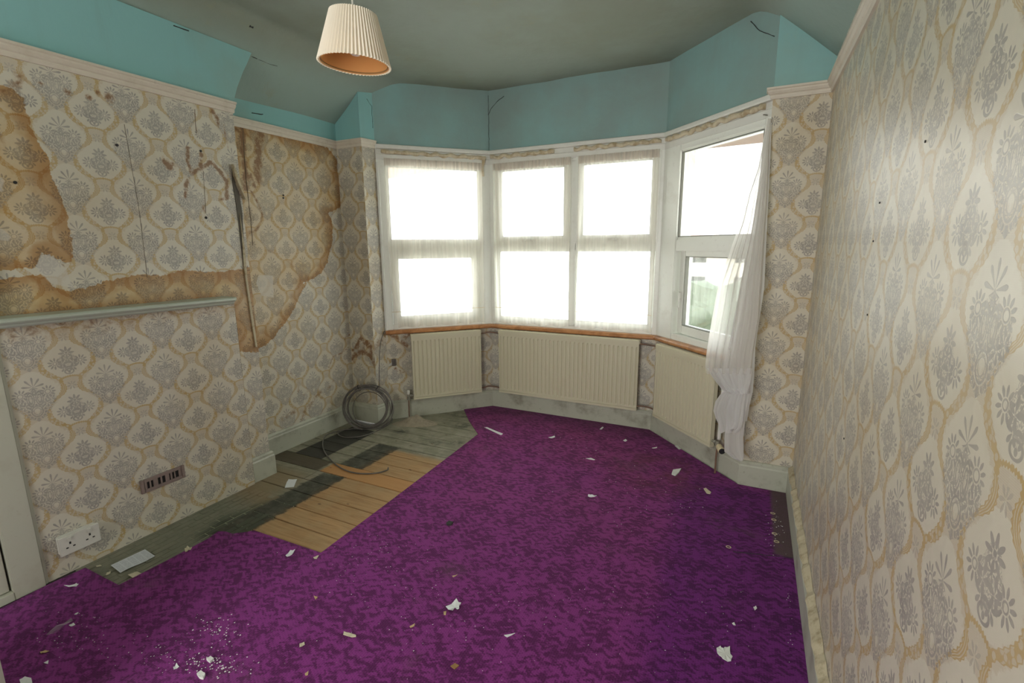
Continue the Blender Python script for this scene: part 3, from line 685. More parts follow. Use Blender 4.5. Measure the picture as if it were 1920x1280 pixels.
# carpet
CP = [(-2.172, 0.60), (-2.19, -1.6), (XR-.02, -1.6), (XR-.02, 2.95), (0.38, 2.95), (-0.255, 3.612), (-1.60, 3.612), (-1.786, 3.434), (-1.60, 3.21), (-1.387, 2.989), (-1.362, 2.50), (-1.335, 1.9),
      (-1.317, 1.423), (-1.54, 1.418), (-1.758, 1.412), (-1.79, 1.38), (-1.828, 1.348), (-1.88, 1.345), (-1.915, 1.33), (-1.898, 1.276), (-1.90, 1.09), (-1.908, 0.899), (-2.172, 0.898), (-2.181, 0.791)]
carpet = tag(prism(CP, 0.0008, 0.0088, 'carpet', MAT['carpet']), 'worn purple zigzag-patterned carpet cut away beside the fireplace', 'carpet')
seam = MB().tube([(x, 2.302-(0.62-x)*0.27, 0.0088) for x in [0.62-i*.03 for i in range(9)]], 0.0016, 5).build('carpet_seam', MAT['crack'], carpet)

# ---- left wall: breast (wallpaper grid), lower boarded panel, teal upper part
wl = struct(grid_wall('wall_left', lambda u, z: (XB, u, z), YB, 0.55, 0.0, ZR+.02, 0.010, MAT['paper_wear'], (0.858, 0.795), wearB))
wl_ret = mesh_obj('chimney_return', [(XB, YB, 0), (XA, YB, 0), (XA, YB, ZTOP), (XB, YB, ZTOP)], [(0, 1, 2, 3)], MAT['paper_clean'], wl, uvs=[(0, 0), (.24, 0), (.24, 2.66), (0, 2.66)])
mb = MB(); mb.box(XB-.1, XB-.002, -1.8, YB-.002, 0, ZR+.02); mb.build('wall_core', MAT['plaster'], wl)
# upper breast, its torn far edge runs out over the alcove
te = [(XB, -1.8, ZR), (XB, YB-.01, ZR), (XB, 1.895, 2.15), (XB, 1.93, 2.24), (XB, 1.975, 2.33), (XB, 2.005, 2.38), (XB, 2.04, 2.445), (XB, -1.8, 2.48)]
tvs = [(x+0.004, y, z) for x, y, z in te]+[(x-.24, y, z) for x, y, z in te]
nn = len(te)
MB().add(tvs, [tuple(range(nn)), tuple(range(2*nn-1, nn-1, -1))]+[(i, (i+1) % nn, nn+(i+1) % nn, nn+i) for i in range(nn)]).build('painted_frieze', MAT['teal'], wl)
# boarded fireplace panel under the shelf, papered
pan = grid_wall('boarded_panel', lambda u, z: (XPAN, u, z), YPAN, 0.787, 0.0, 1.095, 0.02, MAT['paper_wear'], (0.858, 0.795),
                lambda u, z: (0.0, 0.42 if z > 1.06 else max(0, .42-(1.06-z)*4), 0), wl)
MB().box(XB, XPAN-.0015, 0.787, YPAN, 0.001, 1.095).build('panel_edge', MAT['plaster'], wl)
mesh_obj('panel_side', [(XPAN, YPAN+.001, 0), (XB, YPAN+.001, 0), (XB, YPAN+.001, 1.095), (XPAN, YPAN+.001, 1.095)], [(0, 1, 2, 3)], MAT['lip'], wl)
# alcove wall
wa = struct(grid_wall('wall_left_alcove', lambda u, z: (XA, u, z), YNL+.01, YB-.1, 0.0, ZR+.02, 0.010, MAT['paper_wear'], (2.475, 0.62), wearC))
MB().box(XA-.1, XA-.002, YB-.1, YNL+.1, 0, ZTOP).build('wall_core', MAT['plaster'], wa)
mesh_obj('painted_frieze', [(XA, 1.8, ZR), (XA, YNL+.05, ZR), (XA, YNL+.05, 2.40), (XA, 1.8, 2.40)], [(0, 1, 2, 3)], MAT['teal'], wa)
# left nib and its return into the bay
def wearN(u, z):
    p = (u, z); G = 0
    for pl, r_, k_ in [([(-2.41, .60), (-2.37, .69), (-2.33, .64), (-2.29, .62)], .018, .9), ([(-2.47, .50), (-2.44, .54), (-2.38, .56), (-2.33, .57), (-2.28, .55), (-2.235, .47)], .022, .95), ([(-2.36, .60), (-2.31, .60)], .05, .45), ([(-2.27, .57), (-2.27, .63), (-2.30, .66), (-2.34, .645)], .014, .9), ([(-2.40, .64), (-2.43, .60), (-2.47, .57)], .012, .8), ([(-2.46, .50), (-2.42, .42)], .018, .6),
                       ([(-2.45, .3), (-2.30, .25)], .03, .3)]:
        for a, b in zip(pl, pl[1:]):
            d = segd(p, a, b)
            if d < r_*2.2: G = max(G, k_*max(0, 1-d/(r_*1.75)))
    return (0.0, G, 0)
wn = struct(grid_wall('wall_nib_left', lambda u, z: (u, YNL, z), XA, X1, 0.0, ZR+.02, 0.015, MAT['paper_wear'], (-2.398, 0.40), wearN))
mesh_obj('painted_frieze', [(XA, YNL, ZR), (X1-.006, YNL, ZR), (X1-.006, YNL, ZTOP), (XA, YNL, ZTOP)], [(0, 1, 2, 3)], MAT['teal'], wn)
def wearR(u, z):
    G = 0
    if z < .95: G = .5*max(0, 1-abs(z-.62-.5*u)/.12)+(.3 if z < .35 else 0)
    return (0.0, min(G, .6), 0)
grid_wall('nib_return', lambda u, z: (X1+u*.15, YNL+u, z), 0.0, 0.122, 0.0, ZR+.02, 0.015, MAT['paper_wear'], (0.06, 0.40), wearR, wn)
mesh_obj('return_frieze', [(X1-.006, YNL, ZR), (P1.x, P1.y, ZR), (P1.x, P1.y, ZTOP), (X1-.006, YNL, ZTOP)], [(0, 1, 2, 3)], MAT['teal'], wn)
# right nib
wnr = struct(mesh_obj('wall_nib_right', [(nibx(0), YNR, 0), (XR, YNR, 0), (XR, YNR, ZR+.02), (nibx(2.1), YNR, ZR+.02)], [(0, 1, 2, 3)], MAT['paper_clean'], uvs=[(nibx(0)-.484, -1.668), (XR-.484, -1.668), (XR-.484, ZR+.02-1.668), (nibx(2.1)-.484, ZR+.02-1.668)]))
mesh_obj('painted_frieze', [(.386, YNR, ZR), (XR, YNR, ZR), (XR, YNR, ZTOP), (.386, YNR, ZTOP)], [(0, 1, 2, 3)], MAT['teal'], wnr)
mesh_obj('nib_edge', [(nibx(0), YNR, 0), (nibx(0), YNR+.12, 0), (.386, YNR+.12, ZTOP), (.386, YNR, ZTOP)], [(0, 1, 2, 3)], MAT['white'], wnr)
MB().box(.41, XR+.1, YNR+.003, YNR+.12, 0, ZTOP).build('wall_core', MAT['plaster'], wnr)
# right wall
wr_ = struct(grid_wall('wall_right', lambda u, z: (XR, u, z), -1.7, YNR, 0.0, ZTOP, 0.4, MAT['paper_right'], (0.833, 1.072)))
MB().box(XR+.002, XR+.12, -1.8, YNR+.1, 0, ZTOP).build('wall_core', MAT['plaster'], wr_)
# back wall with an unseen opening added for the fill lamp, and the near left cupboard wall
wb_ = MB(); wb_.box(-2.6, -1.45, YBACK-.1, YBACK, 0, ZTOP); wb_.box(0.2, XR+.1, YBACK-.1, YBACK, 0, ZTOP); wb_.box(-1.45, 0.2, YBACK-.1, YBACK, 2.35, ZTOP)
wb_.box(-2.6, XR+.1, -4.3, -4.2, 0, ZTOP); wb_.box(-2.6, -2.5, -4.2, YBACK-.1, 0, ZTOP); wb_.box(XR, XR+.1, -4.2, YBACK-.1, 0, ZTOP); wb_.box(-2.6, XR+.1, -4.3, YBACK-.05, ZTOP, ZTOP+.1); wb_.box(-2.6, XR+.1, -4.3, YBACK-.1, -.1, 0)
struct(wb_.build('wall_back', MAT['rail']))

# ---- ceiling with the sloping skeilings
def ceil_z(x):
    zl = 2.26+(x+2.478)*0.821; zr = 2.271+(0.632-x)*0.886; z = ZF
    def smin(a, b, k=0.035):
        h = max(k-abs(a-b), 0)/k; return min(a, b)-h*h*k*0.25
    return smin(smin(zl, z), zr)
vs = []; fs = []; nx, ny = 96, 150; xa, xb, ya, yb = -2.56, 0.70, -1.8, 3.80
for j in range(ny+1):
    for i in range(nx+1):
        x = xa+(xb-xa)*i/nx; y = ya+(yb-ya)*j/ny; z = ceil_z(x)
        sag = mnoise.noise(Vector((x*1.7, y*1.3, 3)))*0.012+mnoise.noise(Vector((x*5, y*2, 9)))*0.004
        if x < -1.95: sag += mnoise.noise(Vector((x*6, y*0.9, 1)))*0.016
        vs.append((x, y, z+sag))
fs = [(j*(nx+1)+i, (j+1)*(nx+1)+i, (j+1)*(nx+1)+i+1, j*(nx+1)+i+1) for j in range(ny) for i in range(nx)]
ceiling = struct(mesh_obj('ceiling', vs, fs, MAT['ceiling'], smooth=True))
so = ceiling.modifiers.new('thick', 'SOLIDIFY'); so.thickness = 0.12; so.offset = -1
# ---- bay walls
SEG = ((P1, P2, 'left'), (P2, P3, 'front'), (P3, P4, 'right'))
ZS, ZHB = 0.70, 2.02
BAYUV = {'left': (0.18, .44), 'front': (0.03, .44), 'right': (0.06, .44)}
baywalls = {}
for A, B, nm in SEG:
    T = wallframe(A, B); L = (B-A).length
    def wf(u, z, nm=nm, L=L):
        e = min(u, L-u); G = 0.0
        if nm == 'left': G = max(.8*max(0, 1-segd((u, z), (.04, .70), (.16, .60))/.035), .7*max(0, 1-segd((u, z), (.06, .42), (.12, .38))/.03), .75*max(0, 1-segd((u, z), (.15, .66), (.2, .70))/.03))
        return (0.0, G+(.35 if z > .66 else 0)*(mnoise.noise(Vector((u*9, z*9, 0)))+.5), 0)
    o = struct(grid_wall('wall_bay_'+nm, lambda u, z: T(u, 0, z), 0.0, L, 0.0, ZS, 0.02, MAT['paper_wear'], BAYUV[nm], wf)); baywalls[nm] = o
    m_ = MB(T); m_.box(0, L, -.10, -.002, 0, ZS); m_.build('wall_core', MAT['plaster'], o)
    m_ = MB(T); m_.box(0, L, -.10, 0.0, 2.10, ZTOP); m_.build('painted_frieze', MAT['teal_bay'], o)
# ---- cracks in the plaster
def crack(pts, r, parent, name='crack', seed=0, amp=0.0016):
    rnd = random.Random(seed); out = []
    for a, b in zip(pts, pts[1:]):
        a, b = Vector(a), Vector(b); k_ = max(2, int((b-a).length/0.02))
        for i in range(k_): out.append(a.lerp(b, i/k_)+Vector((rnd.uniform(-amp, amp) for _ in range(3))))
    out.append(Vector(pts[-1]))
    MB().tube(out, [r*rnd.uniform(.7, 1.25) for _ in out], 5).build(name, MAT['seam' if name == 'paper_seam' else 'crack'], parent)
def onbay(px, py, A, B, off=0.0):
    t = (B-A).normalized(); nn_ = Vector((t.y, -t.x))
    if nn_.y > 0: nn_ = -nn_
    return hit(px, py, (nn_.x, nn_.y, 0), nn_.dot(A)+off)
crack([onbay(*p, P2, P3, .001) for p in [(907, 277), (909, 245), (911, 225), (920, 205), (932, 190), (945, 180)]], 0.0022, baywalls['front'], seed=1)
crack([(P2.x, P2.y-.002, z) for z in (2.12, 2.3, 2.54)], 0.0014, baywalls['front'], seed=2)
crack([onbay(*p, P2, P3, .001) for p in [(1253, 248), (1256, 215), (1262, 190), (1259, 150)]], 0.0018, baywalls['front'], seed=3)
crack([onY(688, 185, YNL+.03), onY(697, 200, YNL+.06), onY(699, 240, YNL+.08)], 0.0014, wn, seed=4)
crack([onX(*p, XA+.002) for p in [(472, 212), (485, 214), (493, 214)]], 0.003, wa, seed=5)
crack([onX(*p, XB+.006) for p in [(325, 48), (354, 58)]], 0.0025, wl, seed=6)
def slopehit(px, py):
    # on the left sloping ceiling: z - 0.821 x = 2.26+0.821*2.478
    return hit(px, py, (-0.821, 0, 1), 2.26+0.821*2.478-0.004)
crack([slopehit(*p) for p in [(468, 103), (482, 110)]], 0.004, ceiling, seed=7)
crack([slopehit(*p) for p in [(482, 110), (500, 118), (520, 124)]], 0.0015, ceiling, seed=8)
crack([slopehit(*p) for p in [(575, 79), (590, 84), (602, 90)]], 0.003, ceiling, seed=9)
crack([slopehit(*p) for p in [(467, 48), (474, 51)]], 0.008, ceiling, 'paint_hole', seed=10)
crack([onZ(*p, ZF-.004) for p in [(1322, 78), (1352, 62), (1390, 42), (1405, 37)]], 0.0018, ceiling, seed=12)
crack([onbay(*p, P3, P4, .001) for p in [(1408, 40), (1425, 58), (1452, 68)]], 0.002, baywalls['right'], seed=13)
# dark wallpaper seams and the split at the breast corner
for pts, r in (([(233, 233), (250, 330), (262, 400), (270, 467), (276, 520)], .0008), ([(381, 320), (386, 400)], .001), ([(365, 205), (368, 250)], .0012)):
    crack([onX(*p, XB+.0005) for p in pts], r, wl, 'paper_seam', seed=int(pts[0][0]), amp=.0006)
crack([onX(*p, XA+.0005) for p in [(455, 240), (461, 330), (470, 410), (474, 460)]], .0018, wa, 'paper_seam', seed=40, amp=.001)
def sheet(pts, x, name, mat, parent, off=.004):
    vs = [onX(a, b, x) for a, b in pts]; vs = [Vector((v.x+off, v.y, v.z)) for v in vs]+[Vector((v.x-.003, v.y, v.z)) for v in vs]; k_ = len(pts)
    MB().add(vs, [tuple(range(k_)), tuple(range(2*k_-1, k_-1, -1))]+[(i, (i+1) % k_, k_+(i+1) % k_, k_+i) for i in range(k_)]).build(name, mat, parent)
g_split = grimy('bare_plaster_gap', (0.12, 0.11, 0.09), (0.03, 0.03, 0.03), 0.7, 0.9, 12)
sheet([(434, 312), (441, 345), (448, 362), (454, 400), (456, 440), (459, 480), (460, 520), (456, 500), (451, 455), (446, 410), (441, 375), (435, 340)], XB, 'split_plaster', g_split, wl, .003)
sheet([(433, 308), (436, 330), (446, 352), (455, 372), (456, 374), (448, 348), (440, 325)], XB, 'torn_paper_curl', MAT['lip'], wl, .022)
sheet([(448, 400), (452, 440), (456, 500), (470, 600), (478, 650), (481, 650), (474, 600), (462, 520), (458, 470)], XB, 'torn_paper_strip', MAT['lip'], wl, .008)
# nail holes
for (a, b, x, par) in ((219, 272, XB, wl), (376, 283, XB, wl), (28, 342, XB, wl), (386, 408, XB, wl), (531, 366, XA, wa), (531, 371, XA, wa)):
    p = onX(a, b, x); MB().tube([(x-.002, p.y, p.z), (x+.004, p.y, p.z)], .006, 8).build('nail_hole', MAT['dark'], par)
for (a, b) in ((1736, 265), (1638, 452), (1650, 380), (1627, 590), (1583, 822)):
    p = onX(a, b, XR); MB().tube([(XR-.002, p.y, p.z), (XR+.002, p.y, p.z)], .0028, 6).build('nail_hole', MAT['dark'], wr_)

# ---- picture rails (profile depth into room, z)
RP = [(0, 2.098), (.012, 2.098), (.016, 2.106), (.016, 2.116), (.024, 2.120), (.032, 2.130), (.032, 2.137), (.040, 2.141), (.040, 2.150), (.012, 2.156), (0, 2.156)]
struct(sweep(RP, [(XB, -1.7), (XB, YB)], 'trim_1', MAT['rail']))
RA = [(a, b-0.006) for a, b in RP]
struct(sweep([(a*.7, b-.004) for a, b in RP], [(XA, YB-.05), (XA, YNL), (X1, YNL), (P1.x, P1.y-.005)], 'trim_2', MAT['rail']))
struct(sweep([(a*.8, b) for a, b in RP], [(nibx(2.1)+.001, YNR+.06), (nibx(2.1)+.001, YNR), (XR, YNR), (XR, -1.7)], 'trim_3', MAT['rail']))
# ---- skirtings
def SK(h): return [(0, 0), (.020, 0), (.020, h-.03), (.016, h-.022), (.016, h-.010), (.008, h), (0, h)]
struct(sweep(SK(.15), [(XA, YB-.1), (XA, YNL), (X1, YNL), (P1.x, P1.y), (P2.x, P2.y), (P3.x, P3.y), (P4.x, P4.y-.0)], 'baseboard_left', MAT['skirting']))
struct(sweep(SK(.155), [(nibx(0), YNR+.05), (nibx(0), YNR), (XR, YNR), (XR, -1.7)], 'baseboard_right', MAT['skirting']))
struct(sweep(SK(.15), [(XB, YPAN+.003), (XB, YB), (XA, YB)], 'baseboard_chimney', MAT['skirting']))
# torn paper lip on top of the right skirting
lipv = MB(); n_ = 90; vs = []; rnd = random.Random(3)
for i in range(n_+1):
    y = YNR-.02-(YNR+1.0)*i/n_; j = rnd.uniform(-.004, .007)
    vs += [(XR-.001, y, .155), (XR-.022-j, y, .156), (XR-.016-j, y, .163+j), (XR-.001, y, .178+j*2)]
lipv.add(vs, [(4*i+a, 4*i+a+1, 4*i+a+5, 4*i+a+4) for i in range(n_) for a in range(3)]).build('torn_paper_lip', MAT['lip'], wr_)

# ================================================================== WINDOWS
def frame_box(m_, u0_, u1_, z0_, z1_, fw, w0, w1, ft=None, fb=None):
    ft = ft or fw; fb = fb or fw
    m_.box(u0_, u0_+fw, w0, w1, z0_, z1_); m_.box(u1_-fw, u1_, w0, w1, z0_, z1_)
    m_.box(u0_+fw, u1_-fw, w0, w1, z1_-ft, z1_); m_.box(u0_+fw, u1_-fw, w0, w1, z0_, z0_+fb)
def window(name, A, B, lights, uo0, uo1, label_sashes):
    T = wallframe(A, B); L = (B-A).length; root = struct(empty(name, T(L/2, 0, ZS)))
    m_ = MB(T)
    m_.box(0, uo0, -.12, 0.004, .735, 2.035); m_.box(uo1, L, -.12, 0.004, .735, 2.035)     # outer posts
    m_.build('jamb', MAT['upvc'], root, bevel=.003)
    m_ = MB(T); m_.box(uo0, uo1, -.12, 0.0, 1.985, 2.035); m_.box(uo0, uo1, -.12, 0, .735, .778); m_.box(uo0, uo1, -.12, 0, 1.340, 1.415)
    m_.build('frame', MAT['upvc'], root, bevel=.003)
    for (u0_, u1_, z0_, z1_, kind, ang) in lights:
        if kind == 'fixed':
            m_ = MB(T); frame_box(m_, u0_-.028, u1_+.028, z0_-.028, z1_+.028, .028, -.055, -.010); m_.build('glazing_bead', MAT['upvc'], root, bevel=.004)
            m_ = MB(T); m_.box(u0_-.004, u1_+.004, -.036, -.030, z0_-.004, z1_+.004); m_.build('pane', MAT['glass'], root)
            m_ = MB(T); frame_box(m_, u0_-.001, u1_+.001, z0_-.001, z1_+.001, .0045, -.029, -.012); m_.build('gasket', MAT['gasket'], root)
        else:
            f_ = .058; U0, U1 = u0_-f_, u1_+f_
            hu = U0 if ang > 0 else U1; an = abs(ang)
            def TS(u, w_, z, hu=hu, ang=ang, an=an):
                du = u-hu; return T(hu+du*math.cos(an)-0, w_*math.cos(an)-abs(du)*math.sin(an), z)
            m_ = MB(TS); frame_box(m_, U0, U1, z0_-f_, z1_+f_, f_, -.050, .012); s = m_.build('sash', MAT['upvc'], root, bevel=.005)
            m_ = MB(TS); m_.box(u0_-.003, u1_+.003, -.026, -.020, z0_-.003, z1_+.003); m_.build('pane', MAT['glass'], s)
            m_ = MB(TS); frame_box(m_, u0_-.001, u1_+.001, z0_-.001, z1_+.001, .0045, -.019, .008); m_.build('gasket', MAT['gasket'], s)
            hp = (U1+U0)/2
            m_ = MB(TS)
            if kind == 'vent': m_.box(hp-.03, hp+.03, .012, .022, z0_-.035, z0_-.02); m_.box(hp-.05, hp+.02, .022, .030, z0_-.033, z0_-.022)
            else:
                e = U1-.03 if ang > 0 else U0+.03
                m_.box(e-.01, e+.01, .012, .022, 1.02, 1.07); m_.box(e-.006, e+.006, .022, .032, .96, 1.06)
            m_.build('handle', MAT['white_plastic'], s, bevel=.002)
    return root
L1 = (P2-P1).length; L2 = (P3-P2).length; L3 = (P4-P3).length
win1 = window('window_1', P1, P2, [(.085, .79, 1.435, 1.975, 'fixed', 0), (.125, .735, .835, 1.292, 'sash', math.radians(3.0))], .064, .797, '')
win2 = window('window_2', P2, P3, [(.105, .642, 1.455, 1.965, 'vent', 0), (.785, 1.29, 1.455, 1.965, 'vent', 0), (.072, .685, .800, 1.340, 'fixed', 0), (.745, 1.30, .800, 1.340, 'fixed', 0)], .035, L2-.035, '')
T2 = wallframe(P2, P3); m_ = MB(T2); m_.box(.69, .738, -.07, .003, .76, 2.0); m_.build('mullion', MAT['upvc'], win2, bevel=.003)
win3 = window('window_3', P3, P4, [(.17, .845, 1.435, 1.975, 'fixed', 0), (.235, .80, .840, 1.305, 'sash', -math.radians(4.0))], .168, L3-.04, '')
# corner posts, head boards with their ledge and the sill nosing run round the bay
path = [(P1.x, P1.y), (P2.x, P2.y), (P3.x, P3.y), (P4.x, P4.y)]
struct(sweep([(-.07, 2.02), (.006, 2.02), (.010, 2.058), (.004, 2.062), (.004, 2.095), (.022, 2.098), (.026, 2.106), (.026, 2.124), (.016, 2.130), (-.07, 2.130)], path, 'trim_4', MAT['white']))
struct(sweep([(-.07, .700), (.022, .700), (.034, .704), (.040, .712), (.040, .722), (.034, .731), (.022, .735), (-.07, .735)], path, 'trim_5', MAT['wood_sill']))
m_ = MB(); m_.tube([(P1.x+.012, P1.y+.0, z) for z in (.735, 2.0)], .012, 6); struct(m_.build('trim_6', MAT['white']))
# ---- outside: soffit of the porch eaves, garden, hedges and houses
sof = prism([(-3.6, 3.35), (-3.25, 4.17), (-2.06, 3.83), (-1.62, 3.99), (-.2, 3.99), (.40, 3.92), (.95, 3.8), (.95, 3.13), (.46, 3.13), (-.18, 3.765), (-1.67, 3.765), (-2.32, 3.09), (-2.6, 3.09)], 2.06, 2.14, 'eaves_soffit', MAT['soffit'])
tag(sof, 'brown soffit boards of the eaves outside above the bay window', 'soffit')
gnd = prism([(-60, 4.2), (60, 4.2), (60, 90), (-60, 90)], -3.2, -3.0, 'pale_ground', MAT['pale']); tag(gnd, 'overexposed pale ground seen outside through the windows', 'ground')
random.seed(5)
def hedge(x0, x1, y0, y1, h, label):
    vs = []; nx_, nz_ = 24, 8; m_ = MB()
    bm = bmesh.new(); bmesh.ops.create_cube(bm, size=1); bmesh.ops.subdivide_edges(bm, edges=bm.edges[:], cuts=7, use_grid_fill=True)
    for v in bm.verts:
        p = Vector((x0+(v.co.x+.5)*(x1-x0), y0+(v.co.y+.5)*(y1-y0), -3.02+(v.co.z+.5)*h)); d = mnoise.noise_vector(p*0.8)*0.5
        v.co = p+Vector((d.x, d.y, max(0, d.z) if v.co.z < -.45 else d.z))
    me = bpy.data.meshes.new('hedge'); bm.to_mesh(me); bm.free(); me.materials.append(MAT['green']); o = bpy.data.objects.new('hedge', me); COL.objects.link(o); tag(o, label, 'hedge')
hedge(-3.4, 1.0, 25, 26.5, 2.5, 'pale washed out garden hedge outside beyond the lower right pane')
def house(x, y, w_, d_, h, label):
    r = empty('house', (x, y, -3.0)); tag(r, label, 'house')
    MB().box(x, x+w_, y, y+d_, -3, -3+h).build('wall', MAT['brick_out'], r)
    MB().add([(x-.3, y-.3, -3+h), (x+w_+.3, y-.3, -3+h), (x+w_+.3, y+d_+.3, -3+h), (x-.3, y+d_+.3, -3+h), (x-.3, y+d_/2, -1.2+h), (x+w_+.3, y+d_/2, -1.2+h)], [(0, 1, 5, 4), (2, 3, 4, 5), (0, 4, 3), (1, 2, 5), (3, 2, 1, 0)]).build('roof', MAT['roof'], r)
    for i in range(2):
        for j in range(2): MB().box(x+w_*(.2+.45*i), x+w_*(.35+.45*i), y-.03, y+.02, -2.3+j*2.3, -1.1+j*2.3).build('window', MAT['dark'], r)
house(-5.5, 42, 7, 6, 3.4, 'overexposed distant house outside beyond the hedge')

# ================================================================== NET CURTAINS
def net(A, B, u0_, u1_, ztop, zbot, label, seed, puddle=False):
    T = wallframe(A, B); rnd = random.Random(seed); root = empty('net_curtain', T((u0_+u1_)/2, .02, zbot)); tag(root, label, 'curtain', 'sheer net curtains in the bay')
    folds = [(rnd.uniform(u0_, u1_), rnd.uniform(.012, .03), rnd.uniform(.008, .02), rnd.uniform(-.05, .05)) for _ in range(int((u1_-u0_)*14))]
    def surf(u, z, amp=1.0):
        k_ = (ztop-z)/(ztop-zbot); w_ = .028
        for c, s__, a_, sl in folds:
            cc = c+sl*k_; w_ += a_*math.exp(-((u-cc)/s__)**2)*min(1, .15+k_*1.1)*amp
        w_ += .003*math.sin(u*210+seed)*(1-k_)
        return w_
    nu = int((u1_-u0_)*230); nz = 26; vs = []; uv = []
    zh = ztop-.055
    def mk(z0_, z1_, nz, mat, name, par, dense):
        vs = []; uv = []
        for j in range(nz+1):
            z = z1_+(z0_-z1_)*j/nz
            for i in range(nu+1):
                u = u0_+(u1_-u0_)*i/nu; ue = u
                if puddle and z < zbot+.35 and u < u0_+.2: ue = u+(.045*(1-(u-u0_)/.2))*((zbot+.35-z)/.35)
                zz_ = z
                if j == nz and name != 'heading': zz_ = z+.006*math.sin(u*40+seed)+.006*mnoise.noise(Vector((u*12, seed, 0)))
                w_ = surf(u, z) + (dense*.004*math.sin(u*900+3*math.sin(u*37)) if dense else 0)
                vs.append(T(ue, w_, zz_)); uv.append((u, z))
        fs_ = [(j*(nu+1)+i, j*(nu+1)+i+1, (j+1)*(nu+1)+i+1, (j+1)*(nu+1)+i) for j in range(nz) for i in range(nu)]
        o = mesh_obj(name, vs, fs_, mat, None, smooth=True, uvs=uv); childof(o, par); return o
    SH_ = mk(zbot, zh, nz, MAT['net'], 'sheer', root, 0)
    mk(zh, ztop, 3, MAT['net_head'], 'heading', root, 1)
    pts = [T(u0_+(u1_-u0_)*i/nu, surf(u0_+(u1_-u0_)*i/nu, zbot+.125)+.001, zbot+.125) for i in range(nu+1)]
    MB().tube(pts, .0014, 4).build('hem_stitch', MAT['thread'], SH_)
    mw = MB(T); mw.tube([(u0_-.01, .010, ztop-.012), (u1_+.01, .010, ztop-.012)], .0025, 6); mw.build('curtain_wire', MAT['white_plastic'], root)
net(P1, P2, .055, .815, 2.030, .755, 'sheer white net curtain over the left side window of the bay', 3, True)
net(P2, P3, .045, .700, 2.024, .755, 'sheer white net curtain over the left half of the front window', 5)
net(P2, P3, .755, 1.335, 2.024, .755, 'sheer white net curtain over the right half of the front window', 8)

# loose drape hanging from one nail at the right of the bay
TR = wallframe(P3, P4)
def drape_layer(rows, off0, off1, name, mat, parent, folds, seed, amp=.016, scallop=0):
    """rows: (py, xl, xr) silhouettes measured on the photograph; off = distance in front of the window wall"""
    NU = 46; vs = []; uv = []
    ytop, ybot = rows[0][0], rows[-1][0]; out = []
    for a, b in zip(rows, rows[1:]):
        k_ = max(1, int(abs(b[0]-a[0])/9))
        for i in range(k_): out.append(tuple(a[q]+(b[q]-a[q])*i/k_ for q in range(3)))
    out.append(rows[-1])
    t = (P4-P3).normalized(); nn_ = Vector((t.y, -t.x)); nn_ = -nn_ if nn_.y > 0 else nn_
    for j, (py, xl, xr) in enumerate(out):
        k_ = (py-ytop)/(ybot-ytop)
        off = off0+(off1-off0)*min(1, k_*1.6)
        pl = hit(xl, py, (nn_.x, nn_.y, 0), nn_.dot(P3)+off); pr = hit(xr, py, (nn_.x, nn_.y, 0), nn_.dot(P3)+off)
        for i in range(NU+1):
            s__ = i/NU; p = pl.lerp(pr, s__)
            wv = math.sin(s__*folds*math.pi*2+seed+1.3*math.sin(s__*5+seed)+k_*1.2)+.4*math.sin(s__*folds*5.1+seed*2)
            a_ = amp*min(1, .12+k_*1.2)
            if scallop and j >= len(out)-2: p = p+Vector((0, 0, scallop*math.sin(s__*math.pi*5+seed)))
            vs.append(p+Vector((nn_.x, nn_.y, 0))*(wv*a_)); uv.append((s__*.5, p.z))
    NJ = len(out)-1
    fs_ = [(j*(NU+1)+i, j*(NU+1)+i+1, (j+1)*(NU+1)+i+1, (j+1)*(NU+1)+i) for j in range(NJ) for i in range(NU)]
    o = mesh_obj(name, vs, fs_, mat, None, smooth=True, uvs=uv)
    if parent: childof(o, parent)
    return o
dr = empty('net_curtain', TR(.86, .08, .2)); tag(dr, 'loose white net curtain bunched up and hanging beside the right nib', 'curtain')
drape_layer([(222, 1440, 1446), (266, 1431, 1442), (315, 1421, 1440), (364, 1403, 1438), (413, 1391, 1435), (456, 1376, 1432), (528, 1350, 1428), (600, 1336, 1424), (659, 1326, 1414), (687, 1323, 1411), (701, 1326, 1410)], .03, .13, 'gathered_drape', MAT['net_drape'], dr, 7, 1.0, .013)
drape_layer([(230, 1438, 1447), (330, 1424, 1442), (430, 1408, 1436), (540, 1385, 1430), (650, 1365, 1412), (700, 1348, 1410), (735, 1356, 1407), (760, 1370, 1401), (790, 1380, 1396)], .02, .11, 'inner_fold', MAT['net_thick'], dr, 5, 2.2, .012)
drape_layer([(690, 1326, 1411), (704, 1336, 1409), (716, 1346, 1407), (730, 1358, 1404), (738, 1372, 1402)], .13, .14, 'upper_hem', MAT['net_thick'], dr, 6, .4, .012)
drape_layer([(728, 1362, 1400), (740, 1350, 1398), (752, 1341, 1396), (770, 1336, 1394), (788, 1341, 1392), (800, 1346, 1388), (808, 1350, 1380)], .14, .15, 'flounce', MAT['net_thick'], dr, 4, 1.7, .012, .012)
drape_layer([(730, 1375, 1406), (780, 1378, 1397), (800, 1361, 1395), (820, 1360, 1393), (846, 1360, 1394), (858, 1375, 1394), (864, 1388, 1392)], .11, .12, 'tail', MAT['net_thick'], dr, 2, .2, .006)
p = TR(.885, .015, 2.03); MB().tube([p, p+Vector((-.02, -.02, 0))], .003, 6).build('nail', MAT['brass'], dr)

